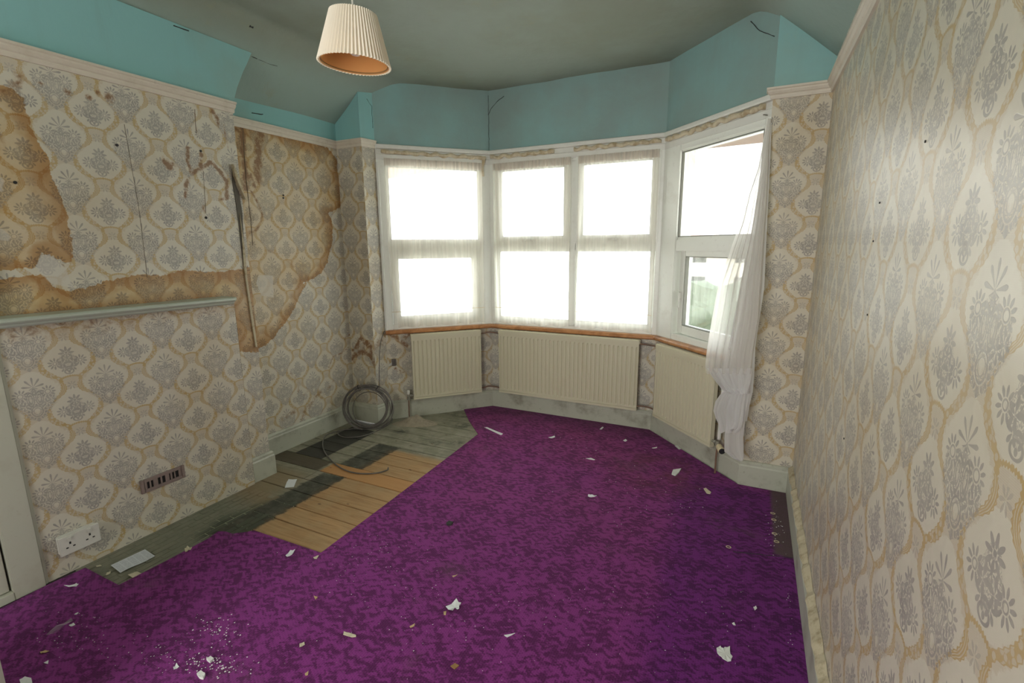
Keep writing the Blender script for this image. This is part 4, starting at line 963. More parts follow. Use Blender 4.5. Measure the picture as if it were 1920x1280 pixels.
# ruched cream ribbons left along the pelmet ledge
def ribbon(A, B, u0_, u1_, z, label, seed, dangle=None, amp=.009, zslope=0.0):
    T = wallframe(A, B); rnd = random.Random(seed); root = empty('curtain_heading_tape', T((u0_+u1_)/2, .02, z)); tag(root, label, 'curtain tape', 'cream curtain tapes above the bay windows')
    n_ = int((u1_-u0_)*150); vs = []; ph = [rnd.uniform(0, 6) for _ in range(4)]
    for i in range(n_+1):
        u = u0_+(u1_-u0_)*i/n_; zz_ = z-.006*abs(math.sin(u*26+ph[0]))+.004*math.sin(u*61+ph[1])+zslope*(u-u0_)
        hh = .011+.005*abs(math.sin(u*43+ph[2])); w_ = .015+amp*(.5+.5*math.sin(u*95+ph[3]+2*math.sin(u*17)))
        vs += [T(u, .006, zz_+hh), T(u, w_, zz_+hh*.9), T(u, w_+.006, zz_), T(u, w_, zz_-hh), T(u, .006, zz_-hh*.9)]
    fs_ = [(5*i+a, 5*i+a+1, 5*i+a+6, 5*i+a+5) for i in range(n_) for a in range(4)]+[(0, 4, 3, 2, 1), tuple(5*n_+a for a in range(5))]
    o = mesh_obj('ribbon', vs, fs_, MAT['ribbon'], None, smooth=True); childof(o, root)
    if dangle:
        u, l_ = dangle; m_ = MB(T); k_ = 14; vv = []
        for i in range(k_+1):
            q = i/k_; zz_ = z-l_*q; ww = .010+.003*math.sin(q*9); x_ = .006*math.sin(q*6); d_ = .022+.004*math.sin(q*11)
            vv += [(u+x_-ww, d_, zz_), (u+x_+ww, d_+.003, zz_), (u+x_+ww, d_-.001, zz_), (u+x_-ww, d_-.004, zz_)]
        m_.add(vv, [(4*i+a, 4*i+(a+1) % 4, 4*i+4+(a+1) % 4, 4*i+4+a) for i in range(k_) for a in range(4)]+[(0, 1, 2, 3), tuple(4*k_+a for a in (3, 2, 1, 0))])
        m_.build('dangling_end', MAT['ribbon'], root)
ribbon(P1, P2, .04, .85, 2.080, 'creased cream curtain tape with a dangling end above the left window', 1, (.825, .15), zslope=-.006)
ribbon(P2, P3, .02, .56, 2.080, 'ruffled cream curtain tape above the left half of the front window', 2, amp=.016)
ribbon(P2, P3, .72, 1.34, 2.082, 'ruffled cream curtain tape above the right half of the front window', 3, amp=.014)
ribbon(P3, P4, .02, .86, 2.082, 'ruffled cream curtain tape above the right side window', 4, amp=.012)

# ================================================================== RADIATORS
def radiator(A, B, u0_, u1_, label, z0_=.168, z1_=.700, off=.055):
    T = wallframe(A, B); root = empty('radiator', T((u0_+u1_)/2, off, z0_)); tag(root, label, 'radiator', 'radiators under the bay windows')
    th = .026; pitch = .0345; n_ = round((u1_-u0_-.03)/pitch); pitch = (u1_-u0_-.03)/n_
    # fluted front: rounded ribs between narrow grooves, blended into flat bands top and bottom
    prof = []
    for i in range(n_):
        c = u0_+.015+pitch*i
        for q, d_ in ((0, -.006), (.10, -.006), (.20, 0), (.5, .001), (.80, 0), (.90, -.006)): prof.append((c+pitch*q, d_))
    prof = [(u0_, -.002), (u0_+.010, 0)]+prof+[(u1_-.015, -.006), (u1_-.010, 0), (u1_, -.002)]
    zs = [z0_+.002, z0_+.024, z0_+.036, z1_-.062, z1_-.050, z1_-.036]; sc_ = [0, 0, 1, 1, 0, 0]
    vs = []; m = len(prof)
    for z, s__ in zip(zs, sc_):
        for u, d_ in prof: vs.append((u, off+th+(d_*s__), z))
    fs_ = [(j*m+i, j*m+i+1, (j+1)*m+i+1, (j+1)*m+i) for j in range(len(zs)-1) for i in range(m-1)]
    mb = MB(T); mb.add(vs, fs_); mb.box(u0_+.002, u1_-.002, off-.004, off+th-.0065, z0_, z1_-.036); mb.build('panel', MAT['radiator'], root)
    mb = MB(T); mb.box(u0_-.003, u1_+.003, off-.022, off+th+.004, z1_-.036, z1_-.001); mb.build('top_cover', MAT['radiator'], root, bevel=.004)
    mb = MB(T); mb.box(u0_-.002, u1_+.002, off-.006, off+th+.003, z0_-.006, z0_+.014); mb.build('bottom_rail', MAT['radiator'], root, bevel=.003)
    for u in (u0_+.12, u1_-.12):
        mb = MB(T); mb.box(u-.02, u+.02, .001, off-.002, .25, .60); mb.build('bracket', MAT['brass'], root)
    return root
radiator(P1, P2, .187, .762, 'small cream fluted radiator under the left side window')
radiator(P2, P3, .105, 1.262, 'long cream fluted radiator under the front window')
radiator(P3, P4, .118, .722, 'cream fluted radiator under the right side window beside the loose curtain')
# pipes
def pipe(pts, r, label, cat='pipe', name='pipe', mat='copper', n=8):
    # smooth the path
    P = [Vector(p) for p in pts]
    for _ in range(2):
        Q = [P[0]]
        for a, b in zip(P, P[1:]): Q += [a.lerp(b, .25), a.lerp(b, .75)]
        P = Q+[P[-1]]
    o = MB().tube(P, r, n).build(name, MAT[mat], smooth=True); tag(o, label, cat); return o
T1 = wallframe(P1, P2)
for z, w in ((.668, 'upper'), (.196, 'lower')):
    pipe([T1(.763, .065, z), T1(.80, .06, z), (P2.x-.01, P2.y-.065, z+.004), T2(.07, .055, z), T2(.104, .065, z)], .006, '%s copper pipe joining the left and the front radiator' % w)
    pipe([T2(1.263, .065, z), T2(1.30, .05, z), (P3.x+.005, P3.y-.06, z-.004), TR(.085, .055, z), TR(.117, .065, z)], .006, '%s copper pipe joining the front and the right radiator' % w)
pipe([T1(.145, .060, 0.0), T1(.145, .060, .08), T1(.147, .060, .17)], .0055, 'copper pipe rising to the small valve left of the left radiator')
def valve(T, u, z, label, trv=False):
    root = empty('radiator_valve', T(u, .06, z)); tag(root, label, 'valve')
    m_ = MB(T); m_.tube([(u, .06, z-.03), (u, .06, z+.012)], .011, 10); m_.tube([(u, .06, z), (u+(.038 if not trv else -.038), .065, z)], .008, 10); BD_ = m_.build('body', MAT['brass'], root, smooth=False)
    m_ = MB(T); m_.tube([(u, .06, z-.034), (u, .06, z-.018)], .015, 6); m_.tube([(u+(.012 if not trv else -.012), .06, z), (u+(.024 if not trv else -.024), .06, z)], .013, 6); m_.build('nut', MAT['brass'], BD_)
    m_ = MB(T)
    if trv: m_.tube([(u+.012, .062, z-.012), (u+.020, .064, z-.014), (u+.060, .080, z-.022), (u+.064, .081, z-.023)], [.013, .018, .020, .016], 14); m_.build('head', MAT['cream_plastic'], root)
    else: m_.tube([(u, .06, z+.012), (u, .06, z+.018), (u, .06, z+.044), (u, .06, z+.048)], [.009, .013, .012, .008], 14); m_.build('cap', MAT['white_plastic'], root)
    if trv:
        m_ = MB(T); m_.tube([(u+.064, .081, z-.023), (u+.072, .084, z-.025)], .017, 14); m_.build('head_ring', MAT['dark'], root)
valve(T1, .147, .195, 'small valve with a white cap at the left radiator')
valve(TR, .760, .205, 'corroded thermostatic valve with a cream head by the right radiator', True)
pipe([TR(.760, .060, 0.0), TR(.760, .062, .09), TR(.760, .060, .175)], .0055, 'rusty copper pipe rising to the thermostatic valve')
pipe([TR(.760, .050, .225), TR(.762, .050, .45), TR(.765, .050, .66), TR(.765, .03, .695)], .011, 'white painted upright pipe right of the right radiator', mat='white')

# ================================================================== CHIMNEY BREAST THINGS
def chain(name, label, cat, loc): r = empty(name, loc); tag(r, label, cat); return r
# mantel shelf
sh = chain('mantel_shelf', 'pale green painted narrow mantel shelf on the papered chimney breast', 'shelf', (XB, 1.25, 1.09))
prof = [(XB, 1.086), (XPAN+.052, 1.086), (XPAN+.066, 1.093), (XPAN+.070, 1.100), (XPAN+.082, 1.106), (XPAN+.088, 1.112), (XPAN+.088, 1.120), (XPAN+.082, 1.125), (XB, 1.127)]
y0_, y1_ = .735, 1.722; cham = .018
vs = []; prof_n = len(prof)
for y, k_ in ((y0_, 1), (y0_+cham, 0), (y1_-cham, 0), (y1_, 1)):
    for x, z in prof: vs.append((x-(cham*k_ if x > XB+.03 else 0), y, z-.012*(y-1.25)/1.0*0.6))
MB().add(vs, [(j*prof_n+i, j*prof_n+(i+1) % prof_n, (j+1)*prof_n+(i+1) % prof_n, (j+1)*prof_n+i) for j in range(3) for i in range(prof_n)]+[tuple(range(prof_n)), tuple(3*prof_n+i for i in range(prof_n-1, -1, -1))]).build('board', MAT['shelf'], sh)
# air vent
av = chain('air_vent', 'brown metal slotted air vent low on the boarded fireplace', 'vent', (XPAN, 1.27, .25))
TV = lambda a, b, c: Vector((XPAN+b, 1.27+a, .2515+c))
m_ = MB(TV); frame_box(m_, -.103, .103, -.034, .034, .016, 0, .010); VF = m_.build('frame', MAT['bronze'], av, bevel=.002)
m_ = MB(TV); m_.box(-.088, .088, -.001, .001, -.019, .019); m_.build('dark_backing', MAT['dark'], av)
xs = [-.080, -.058, -.046, -.014, .002, .018, .046, .066]
for i, (a, w_) in enumerate([(-.084, .010), (-.062, .006), (-.045, .020), (-.012, .007), (.010, .018), (.034, .008), (.053, .004), (.074, .016)]):
    m_ = MB(TV); m_.box(a, a+w_, .001, .006, -.018, .018); m_.build('slat', MAT['bronze'], VF)
# double socket
so_ = chain('double_socket', 'white double wall socket in a surface box near the cupboard', 'socket', (XPAN, .9, .14))
TS_ = lambda a, b, c: Vector((XPAN+b, .9+a, .142+c))
m_ = MB(TS_); m_.box(-.068, .068, 0, .028, -.040, .040); m_.build('back_box', MAT['white_plastic'], so_, bevel=.003)
m_ = MB(TS_); m_.box(-.073, .073, .028, .036, -.043, .043); FP_ = m_.build('face_plate', MAT['white_plastic'], so_, bevel=.003)
for c in (-.035, .035):
    m_ = MB(TS_); m_.box(c-.003, c+.003, .035, .0372, .002, .012); m_.box(c-.016, c-.008, .035, .0372, -.014, -.009); m_.box(c+.008, c+.016, .035, .0372, -.014, -.009); m_.build('pin_holes', MAT['dark'], FP_)
    m_ = MB(TS_); m_.box(c-.008, c+.006, .036, .041, .020, .034); m_.build('switch', MAT['white_plastic'], FP_, bevel=.001)
# old cable box in the bay corner with its cable down the wall
jb = chain('cable_box', 'small grey broken cable box hanging on the wall left of the left radiator', 'cable box', tuple(T1(.055, .01, .47)))
m_ = MB(T1); m_.box(.035, .065, 0, .022, .445, .500); m_.build('case', MAT['cable'], jb, bevel=.002)
m_ = MB(T1); m_.add([(.015, .004, .440), (.045, .012, .455), (.040, .020, .480), (.005, .008, .455)], [(0, 1, 2, 3)]); m_.add([(.0, .004, .435), (.03, .024, .450), (.025, .026, .454), (-.005, .006, .440)], [(0, 1, 2, 3)]); m_.build('broken_cover', MAT['white_plastic'], jb)
pipe([onX(a, b, -2.206) for a, b in [(721, 620), (716, 632), (712, 650), (711, 690), (711, 720), (712, 738)]], .0032, 'thin grey cable running down the wall beside the cable box', 'cable', 'cable', 'cable', 6)

# coil of cable standing in the alcove
coil = chain('cable_coil', 'coil of stiff grey cable standing on end in the alcove corner', 'cable', (-2.24, 2.76, 0))
rnd = random.Random(11); c0 = Vector((-2.235, 2.755, .165)); ax1 = Vector((.86, .51, 0)).normalized(); ax2 = Vector((-.10, .12, 1)).normalized(); ax3 = ax1.cross(ax2)
pts = []; R0 = .165
for i in range(6*36):
    a = 2*math.pi*i/36-1.57; t_ = i/36
    R = R0+.014*math.sin(t_*2.1)+.008*math.sin(t_*5.3+1)
    ex = .016*math.sin(t_*1.7); ez = .008*math.cos(t_*2.3)
    p = c0+ax1*(math.cos(a)*R*1.0+ex)+ax2*(math.sin(a)*R*.98+ez)+ax3*(-.025+.010*t_)
    p.z = max(p.z, .006); pts.append(p)
MB().tube(pts, .0052, 7).build('coiled_turns', MAT['cable'], coil, smooth=True)
pts2 = []
for i in range(40):
    a = 2*math.pi*i/36-.3; p = c0+ax1*(math.cos(a)*.125+.02)+ax2*(math.sin(a)*.135-.01)+ax3*.03; p.z = max(p.z, .006); pts2.append(p)
MB().tube(pts2, .0032, 7).build('inner_turn', MAT['cable'], coil, smooth=True)
tie = c0+ax2*R0*1.0
for q in (-.35, .5):
    cc = c0+ax1*math.sin(q)*R0+ax2*math.cos(q)*R0; MB().tube([cc+ax3*(.03*math.cos(t))+((ax2*math.cos(q)+ax1*math.sin(q))*(.022*math.sin(t))) for t in [2*math.pi*i/12 for i in range(13)]], .003, 6).build('tie', MAT['dark'], coil)
tail_px = [(690, 805), (668, 803), (640, 806), (618, 812), (608, 818), (604, 832), (608, 848), (620, 862), (636, 876), (660, 886), (685, 888), (705, 887), (718, 884), (728, 880)]
TP = [onZ(a, b, .005) for a, b in tail_px]; P_ = TP
for _ in range(2):
    Q = [P_[0]]
    for a, b in zip(P_, P_[1:]): Q += [a.lerp(b, .25), a.lerp(b, .75)]
    P_ = Q+[P_[-1]]
P_[-1].z = .02
MB().tube(P_, .0042, 7).build('loose_tail', MAT['cable'], coil, smooth=True)
lp = [onZ(a, b, .005) for a, b in [(635, 806), (632, 814), (645, 820), (665, 820), (690, 815), (710, 806), (728, 796), (738, 786), (730, 780)]]
P_ = lp
for _ in range(2):
    Q = [P_[0]]
    for a, b in zip(P_, P_[1:]): Q += [a.lerp(b, .25), a.lerp(b, .75)]
    P_ = Q+[P_[-1]]
MB().tube(P_, .0038, 7).build('floor_loop', MAT['cable'], coil, smooth=True)

# ================================================================== LAMP
bc = onY(665, 122, 1.339); tcn = onY(662.5, 26, 1.339); RB, RT = .113, .073
lamp = chain('pendant_lamp', 'cream pleated lampshade hanging from the ceiling on a white cord', 'lamp', (bc.x, bc.y, ZF))
tilt = math.radians(4)
def ringpt(c, r, a, dz=0): return Vector((c.x+math.cos(a)*r*math.cos(tilt), c.y+math.sin(a)*r, c.z-math.cos(a)*r*math.sin(tilt)+dz))
NP = 62; vs = []; uvz = []
prof = [(0, RB), (.01, RB*1.0), (.5, (RB+RT)/2), (.99, RT), (1, RT)]
for (q, r) in prof:
    c = bc.lerp(tcn, q)
    for i in range(NP*2):
        a = math.pi*i/NP; rr = r+(.0036 if i % 2 else -.0036)*(r/RB); vs.append(ringpt(c, rr, a))
m = NP*2
MB().add(vs, [(j*m+i, j*m+(i+1) % m, (j+1)*m+(i+1) % m, (j+1)*m+i) for j in range(4) for i in range(m)]).build('pleated_shade', MAT['shade'], lamp)
SHADE = bpy.data.objects['pleated_shade']
vs = []
for q, r in ((.01, RB-.006), (.99, RT-.006)):
    for i in range(64): vs.append(ringpt(bc.lerp(tcn, q), r, 2*math.pi*i/64))
MB().add(vs, [(i, (i+1) % 64, 64+(i+1) % 64, 64+i) for i in range(64)]).build('lining', MAT['lining'], SHADE, smooth=True)
MB().tube([ringpt(bc, RB-.008, 2*math.pi*i/48, .006) for i in range(49)], .0022, 6).build('bottom_wire', MAT['brown'], SHADE)
MB().tube([ringpt(tcn, RT-.006, 2*math.pi*i/48, -.004) for i in range(49)], .002, 6).build('top_wire', MAT['white_plastic'], SHADE)
m_ = MB()
for a in (0.4, 0.4+2.094, 0.4+4.189): m_.tube([ringpt(tcn, RT-.008, a, -.004), tcn+Vector((0, 0, -.03))], .0016, 5)
m_.build('spider', MAT['white_plastic'], lamp)
m_ = MB(); m_.tube([tcn+Vector((0, 0, .012)), tcn+Vector((0, 0, -.02)), tcn+Vector((0, 0, -.034))], [.012, .019, .019], 14); HOLD = m_.build('bulb_holder', MAT['white_plastic'], lamp)
m_ = MB(); bz = [(0, .012), (-.015, .014), (-.035, .026), (-.055, .030), (-.072, .026), (-.084, .014), (-.088, .003)]
m_.tube([tcn+Vector((0, 0, -.036+a)) for a, b in bz], [b for a, b in bz], 18)
bm_mat = material('frosted_bulb', (0.75, 0.68, 0.6), 0.25)[0]
m_.build('bulb', bm_mat, HOLD, smooth=True)
ctop = onZ(655, -60, ZF)
MB().tube([tcn+Vector((0, 0, .01)), tcn+Vector((-.002, 0, .06)), tcn+Vector((-.010, 0, .15)), Vector((tcn.x-.014, tcn.y, ZF-.02))], .0028, 8).build('cord', MAT['white_plastic'], lamp)
MB().tube([(tcn.x-.006, tcn.y, ZF+.01), (tcn.x-.006, tcn.y, ZF-.018), (tcn.x-.006, tcn.y, ZF-.026)], [.038, .038, .02], 20).build('ceiling_rose', MAT['white_plastic'], lamp)

# ================================================================== NEAR LEFT CUPBOARD AND DOOR
cb = struct(empty('door_1', (-2.2, .3, 0)))
m_ = MB(); m_.box(-2.26, -2.195, .676, .772, 0, 2.06); m_.box(-2.26, -2.195, -.55, .676, 0.0, .035); m_.box(-2.26, -2.195, -.55, .676, 2.0, 2.06); m_.box(-2.26, -2.195, -.63, -.55, 0, 2.06); m_.build('frame', MAT['gloss'], cb, bevel=.002)
m_ = MB(); m_.box(-2.26, -2.205, .772, .786, 0, 2.06); m_.build('frame_bead', MAT['gloss'], cb, bevel=.003)
m_ = MB(); m_.box(-2.24, -2.212, -.545, .669, .040, 1.995); dp = m_.build('door_panel', MAT['gloss'], cb, bevel=.002)
m_ = MB(); m_.box(-2.236, -2.228, -.55, .676, .035, 2.0); m_.build('gap_shadow_backing', MAT['dark'], cb)
m_ = MB(); m_.tube([(-2.212, .60, 1.0), (-2.185, .60, 1.0), (-2.178, .60, 1.0)], [.006, .014, .012], 12); m_.build('knob', MAT['brass'], dp)
# edge of an open door at the lower left corner of the view
pA = EYE + ray(13, 1280)*((onZ(13, 1280)-EYE).length/ray(13, 1280).length*0.80)
d2 = struct(empty('door_2', (pA.x, pA.y, 0)))
m_ = MB(); dv = Vector((-.86, -.50, 0)).normalized(); sv = Vector((-dv.y, dv.x, 0))
q0 = Vector((pA.x, pA.y, .012)); q = [q0, q0+sv*.035, q0+dv*.55+sv*.035, q0+dv*.55]
hgt = 1.98
m_.add([tuple(v) for v in q]+[(v.x, v.y, hgt) for v in q], [(0, 1, 2, 3), (7, 6, 5, 4), (0, 4, 5, 1), (1, 5, 6, 2), (2, 6, 7, 3), (3, 7, 4, 0)])
m_.build('door_leaf', MAT['gloss'], d2, bevel=.003)

# ================================================================== DEBRIS
DUST = bpy.data.objects
def scrap(px_poly, mat, label, cat='paper scrap', name='paper_scrap', th=.0012, lift=0.0, base=None, curl=.002, group=None):
    P = [onZ(a, b, 0) for a, b in px_poly]; c = sum(P, Vector())/len(P)
    inside = base if base is not None else .0088
    P = [Vector((v.x, v.y, inside)) for v in P]; k_ = len(P)
    # subdivide the outline a little and curl the corners
    rnd = random.Random(int(px_poly[0][0]*7+px_poly[0][1])); pts = []
    for a, b in zip(P, P[1:]+P[:1]):
        pts.append(a); mid = a.lerp(b, .5); pts.append(mid+(mid-c)*rnd.uniform(-.06, .04))
    h = [inside+(curl*rnd.random()*(1 if i % 2 == 0 else .3)) for i in range(len(pts))]
    k_ = len(pts)
    vs = [(c.x, c.y, inside+.0004)]+[(p.x, p.y, z) for p, z in zip(pts, h)]+[(c.x, c.y, inside+.0004+th)]+[(p.x, p.y, z+th) for p, z in zip(pts, h)]
    fs_ = []
    for i in range(k_):
        j = (i+1) % k_; fs_ += [(0, 1+j, 1+i), (k_+1, k_+2+i, k_+2+j), (1+i, 1+j, k_+2+j, k_+2+i)]
    o = MB().add(vs, fs_).build(name, mat); tag(o, label, cat, group); return o
PA, PL, CR, CB, BR, GB = (MAT[k_] for k_ in ('paper', 'plaster', 'cream_paper', 'cardboard', 'brown', 'grey_bit'))
# printed leaflet on the hearth
lf = [onZ(a, b, 0) for a, b in [(208, 1061), (272, 1031), (291, 1044), (226, 1075)]]
nx_, ny_ = 10, 4; vs = []; uv = []
for j in range(ny_+1):
    for i in range(nx_+1):
        a = i/nx_; b = j/ny_; p = lf[0].lerp(lf[1], a).lerp(lf[3].lerp(lf[2], a), b); vs.append((p.x, p.y, .0045+.002*math.sin(a*7)*b)); uv.append((a, 1-b))
N0 = len(vs); vs += [(x, y, z-.0008) for x, y, z in vs]; uv += uv
fs_ = [(j*(nx_+1)+i, (j+1)*(nx_+1)+i, (j+1)*(nx_+1)+i+1, j*(nx_+1)+i+1) for j in range(ny_) for i in range(nx_)]; fs_ += [tuple(N0+a for a in f[::-1]) for f in fs_]
leaf = mesh_obj('leaflet', vs, fs_, MAT['print'], uvs=uv); tag(leaf, 'long white leaflet with columns of small print lying on the hearth', 'leaflet')
scrap([(240, 1079), (257, 1072), (269, 1078), (252, 1086)], CR, 'cream paper square on the hearth just below the printed leaflet', base=.003)
scrap([(200, 1075), (208, 1072), (207, 1077), (199, 1080)], CR, 'small cream torn flake left of the printed leaflet', 'flake', 'flake', base=.003)
scrap([(180, 1062), (188, 1060), (191, 1062), (182, 1064)], CR, 'thin cream sliver at the near end of the hearth by the wall', 'flake', 'flake', base=.003)
scrap([(347, 1034), (352, 1029), (361, 1032), (355, 1037), (348, 1038)], CR, 'crumpled cream scrap on the carpet edge beside the hearth', th=.003, curl=.01)
scrap([(538, 904), (541, 899), (557, 899), (551, 914), (534, 915)], PA, 'white paper square on the boards beside the skirting block', base=.0015)
scrap([(121, 1103), (138, 1100), (144, 1097), (149, 1101), (138, 1105)], PA, 'torn white paper twist on the carpet near the cupboard', curl=.012)
scrap([(536, 1045), (545, 1036), (554, 1034), (548, 1044), (539, 1048)], PA, 'pale bluish paper leaf-shape on the carpet below the bare boards', curl=.008)
scrap([(588, 1049), (595, 1046), (598, 1045), (594, 1051), (590, 1051)], CR, 'small curled cream shaving at the corner of the bare boards', 'shaving', 'shaving', th=.003)
scrap([(908, 803), (913, 803), (943, 815), (939, 818)], PA, 'long thin white strip of paper lying nearest the front radiator')
scrap([(1262, 884), (1268, 883), (1277, 882), (1273, 889), (1266, 895), (1259, 892)], PL, 'white plaster chunk in front of the right radiator', 'plaster', 'plaster_chunk', th=.006)
scrap([(1319, 919), (1323, 918), (1333, 926), (1331, 929), (1325, 928)], CR, 'cream oblong chip on the carpet near the right nib', 'chip', 'chip', th=.004)
scrap([(1103, 929), (1110, 931), (1119, 933), (1108, 935), (1102, 934)], PA, 'pointed white paper shred in the middle of the carpet', curl=.006)
scrap([(1265, 838), (1269, 837), (1277, 844), (1273, 845)], PL, 'pale chip beside the skirting below the right radiator', 'chip', 'chip', th=.003)
scrap([(1028, 822), (1040, 820), (1041, 822), (1034, 824)], PA, 'tiny white paper fold in front of the front radiator', curl=.006)
scrap([(1098, 862), (1108, 861), (1116, 864), (1113, 865)], PL, 'narrow curved white shaving on the carpet before the front radiator', 'shaving', 'shaving')
scrap([(1124, 807), (1129, 802), (1132, 803), (1128, 807)], PA, 'small upright white scrap close to the front skirting')
scrap([(1168, 828), (1173, 825), (1176, 828), (1172, 830)], PA, 'little white scrap below the right end of the front radiator')
scrap([(1222, 842), (1232, 840), (1232, 842), (1225, 843)], PL, 'small white flake left of the chip below the right radiator', 'flake', 'flake')
scrap([(836, 1144), (856, 1129), (865, 1137), (861, 1140), (861, 1148), (853, 1146), (845, 1151)], PA, 'large torn white paper piece near the middle of the carpet', curl=.01)
scrap([(645, 1189), (655, 1191), (668, 1195), (668, 1198), (660, 1199), (644, 1194)], CR, 'cream oblong paint chip on the near carpet', 'chip', 'chip', th=.003)
scrap([(945, 1195), (966, 1191), (951, 1199)], PA, 'pointed white triangle of paper on the near carpet')
scrap([(562, 1211), (571, 1208), (572, 1213), (562, 1218)], CR, 'small cream square left of the cream oblong paint chip', 'chip', 'chip')
scrap([(768, 1178), (778, 1173), (777, 1178), (770, 1181)], CB, 'tan wood shaving on the carpet left of the large torn white paper', 'shaving', 'shaving')
scrap([(832, 1152), (837, 1151), (836, 1157), (832, 1156)], CB, 'tiny tan crumb just below the large torn white paper', 'crumb', 'crumb', th=.004)
scrap([(848, 1083), (858, 1081), (850, 1086)], CB, 'small tan flake above the large torn white paper', 'flake', 'flake')
scrap([(845, 1254), (853, 1248), (861, 1253), (853, 1260)], BR, 'brown card square at the near edge of the view', 'card', 'card_scrap', th=.003)
scrap([(572, 1267), (579, 1262), (578, 1270), (573, 1271)], CB, 'tan flake at the near edge below the small cream square', 'flake', 'flake')
scrap([(589, 1122), (596, 1124), (592, 1128)], CB, 'small tan flake alone on the carpet below the corner of the boards', 'flake', 'flake', th=.004)
scrap([(1343, 1221), (1350, 1217), (1355, 1222), (1358, 1218), (1368, 1218), (1369, 1231), (1373, 1236), (1370, 1245), (1358, 1243), (1352, 1236), (1345, 1230)], PL, 'large ragged white plaster flake at the near right of the carpet', 'plaster', 'plaster_chunk', th=.003, curl=.006)
scrap([(1412, 1142), (1417, 1140), (1419, 1144), (1415, 1148)], PL, 'small white flake above the large ragged plaster flake near the wall', 'flake', 'flake')
scrap([(1372, 1172), (1376, 1171), (1379, 1176), (1375, 1176)], PL, 'tiny white chip just above the large ragged plaster flake', 'chip', 'chip')
scrap([(837, 985), (842, 981), (850, 984), (846, 988), (838, 988)], GB, 'dark lump of dirt on the carpet right of the bare boards', 'dirt', 'dirt_lump', th=.008)
scrap([(83, 1247), (92, 1242), (91, 1249)], PA, 'white triangular scrap near the lower left corner')
scrap([(76, 1228), (86, 1223), (94, 1226), (80, 1231)], CB, 'yellowish tan scrap near the lower left corner', curl=.008)
scrap([(326, 1258), (332, 1249), (337, 1256), (328, 1262)], PA, 'folded white scrap at the lower left amid plaster crumbs', curl=.01)
scrap([(370, 1270), (378, 1264), (386, 1270), (382, 1279), (375, 1277)], PL, 'white plaster chunk at the bottom edge amid crumbs', 'plaster', 'plaster_chunk', th=.008)
scrap([(388, 1242), (396, 1237), (402, 1241), (395, 1248)], PL, 'greyish plaster lump above the chunk at the bottom edge', 'plaster', 'plaster_chunk', th=.008)
scrap([(38, 1280), (48, 1274), (60, 1277), (62, 1288), (40, 1290)], PA, 'rounded white scrap cut off by the bottom edge at far left', th=.004)
scrap([(130, 1176), (139, 1172), (142, 1175), (134, 1179)], PA, 'small white scrap beside the clear plastic shred')
scrap([(143, 1153), (148, 1152), (145, 1156), (140, 1156)], PA, 'tiny white scrap above the clear plastic shred')
# clear plastic shred
mpl = mk_net('clear_plastic_film', 0.12, 0.4, col=(0.8, 0.8, 0.8))
pl = [onZ(a, b, .009) for a, b in [(86, 1190), (105, 1175), (120, 1168), (134, 1160), (137, 1163), (122, 1174), (108, 1184), (92, 1192)]]
vs = [(p.x, p.y, .009+.006*(i % 2)) for i, p in enumerate(pl)]
ps = mesh_obj('plastic_shred', vs, [(0, 1, 6, 7), (1, 2, 5, 6), (2, 3, 4, 5)], mpl, uvs=[(v[0], v[1]) for v in vs]); tag(ps, 'crumpled clear plastic shred on the carpet near the lower left', 'plastic shred')
# small rings (curtain hooks) near the right wall
hooks = [((1449, 962), 'nearest the right nib'), ((1451, 974), 'second from the right nib'), ((1452, 1000), 'third from the right nib'), ((1456, 1015), 'fourth from the right nib'), ((1366, 1025), 'alone out on the purple carpet')]
for (a, b), wh in hooks:
    p = onZ(a, b, .0095); rr = .008
    o = MB().tube([p+Vector((math.cos(t)*rr*1.3, math.sin(t)*rr, 0)) for t in [2*math.pi*i/14 for i in range(15)]], .0014, 6).build('curtain_ring', MAT['cream_plastic']); tag(o, 'small cream plastic curtain ring on the floor, '+wh, 'ring', 'curtain rings on the floor')
# pile of sandy dust in the alcove corner and along the boards
dp_ = bmesh.new(); bmesh.ops.create_grid(dp_, x_segments=24, y_segments=24, size=1)
cx_, cy_ = -1.96, 2.985
for v in dp_.verts:
    r_ = v.co.length; h = max(0, 1-r_)**1.2*.075*(1+.35*mnoise.noise(v.co*4)); v.co = Vector((cx_+v.co.x*.17, cy_+v.co.y*.085-v.co.x*-.06, h-.001))
me = bpy.data.meshes.new('dust_heap'); dp_.to_mesh(me); dp_.free(); me.materials.append(MAT['sand']); o = bpy.data.objects.new('dust_heap', me); COL.objects.link(o); tag(o, 'low heap of brown plaster dust against the skirting beside the coil', 'dust heap'); o['kind'] = 'stuff'
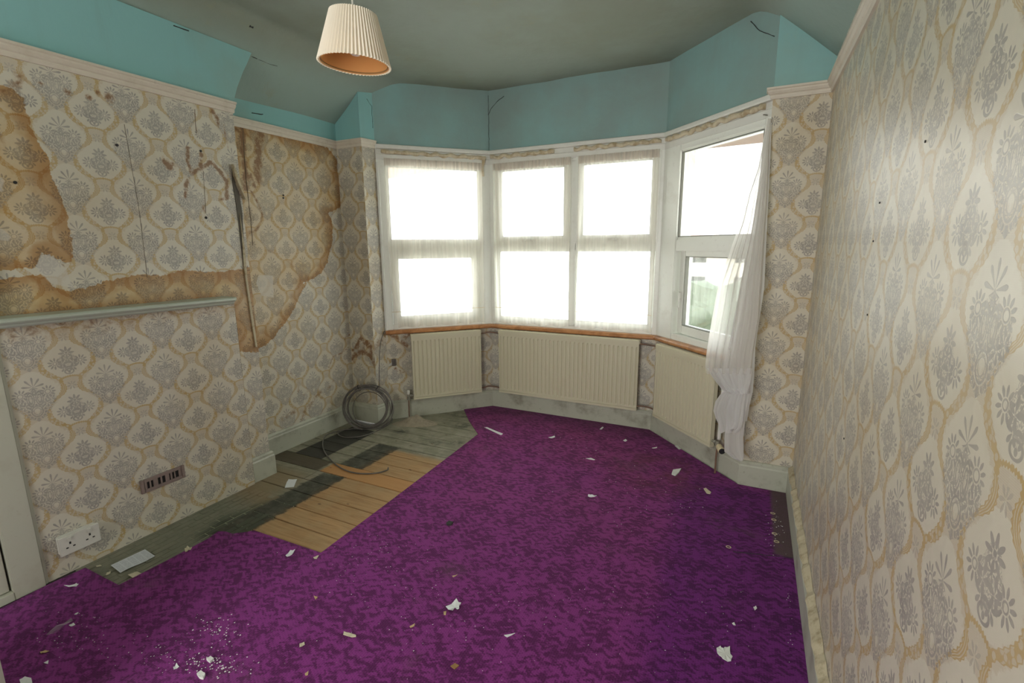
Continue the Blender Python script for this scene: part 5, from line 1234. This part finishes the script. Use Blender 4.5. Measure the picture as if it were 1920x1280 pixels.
# crumbs scattered everywhere: one object
rnd = random.Random(21); m_ = MB()
def crumb(x, y, z, r):
    a0 = rnd.uniform(0, 6); k_ = 4
    ring_ = [(x+math.cos(a0+i*1.57)*r*rnd.uniform(.5, 1.2), y+math.sin(a0+i*1.57)*r*rnd.uniform(.5, 1.2), z) for i in range(4)]
    m_.add(ring_+[(x, y, z+r*.5)], [(0, 1, 4), (1, 2, 4), (2, 3, 4), (3, 0, 4)])
clus = [((400, 1185), 60, 26, .0030, 60), ((395, 1250), 70, 26, .0030, 90), ((330, 1230), 120, 40, .0022, 60), ((640, 1060), 130, 60, .0020, 50), ((720, 1030), 60, 30, .0022, 25), ((1180, 930), 160, 70, .0028, 60),
        ((1290, 950), 30, 12, .0028, 10), ((1100, 840), 140, 40, .003, 40), ((120, 1190), 90, 50, .0022, 50), ((900, 1150), 350, 110, .0020, 110), ((1250, 1150), 220, 100, .0018, 45), ((1455, 1000), 20, 45, .003, 40), ((1480, 1100), 12, 120, .002, 30)]
for (a, b), sx_, sy_, r_, k_ in clus:
    for _ in range(k_):
        p = onZ(a+rnd.gauss(0, sx_*.5), min(1279, b+rnd.gauss(0, sy_*.5)), 0)
        if -2.1 < p.x < .6 and p.y < 3.5 and not (p.x < -1.3 and p.y > 1.35): crumb(p.x, p.y, .0089, r_*rnd.uniform(.5, 1.3))
o = m_.build('plaster_crumbs', MAT['plaster']); tag(o, 'tiny white plaster crumbs scattered over the purple carpet', 'crumbs'); o['kind'] = 'stuff'
m_ = MB()
for _ in range(160):
    p = onZ(rnd.uniform(560, 830), rnd.uniform(800, 1010), 0)
    if -2.1 < p.x < -1.36 and 1.45 < p.y < 3.2: crumb(p.x, p.y, .0012, rnd.uniform(.0012, .003))
for _ in range(120):
    p = Vector((rnd.uniform(-2.19, -1.93), rnd.uniform(.92, 1.75), 0)); crumb(p.x, p.y, .0006, rnd.uniform(.001, .0035))
o = m_.build('grit', MAT['sand']); tag(o, 'brown grit scattered over the bare boards and the hearth', 'grit'); o['kind'] = 'stuff'
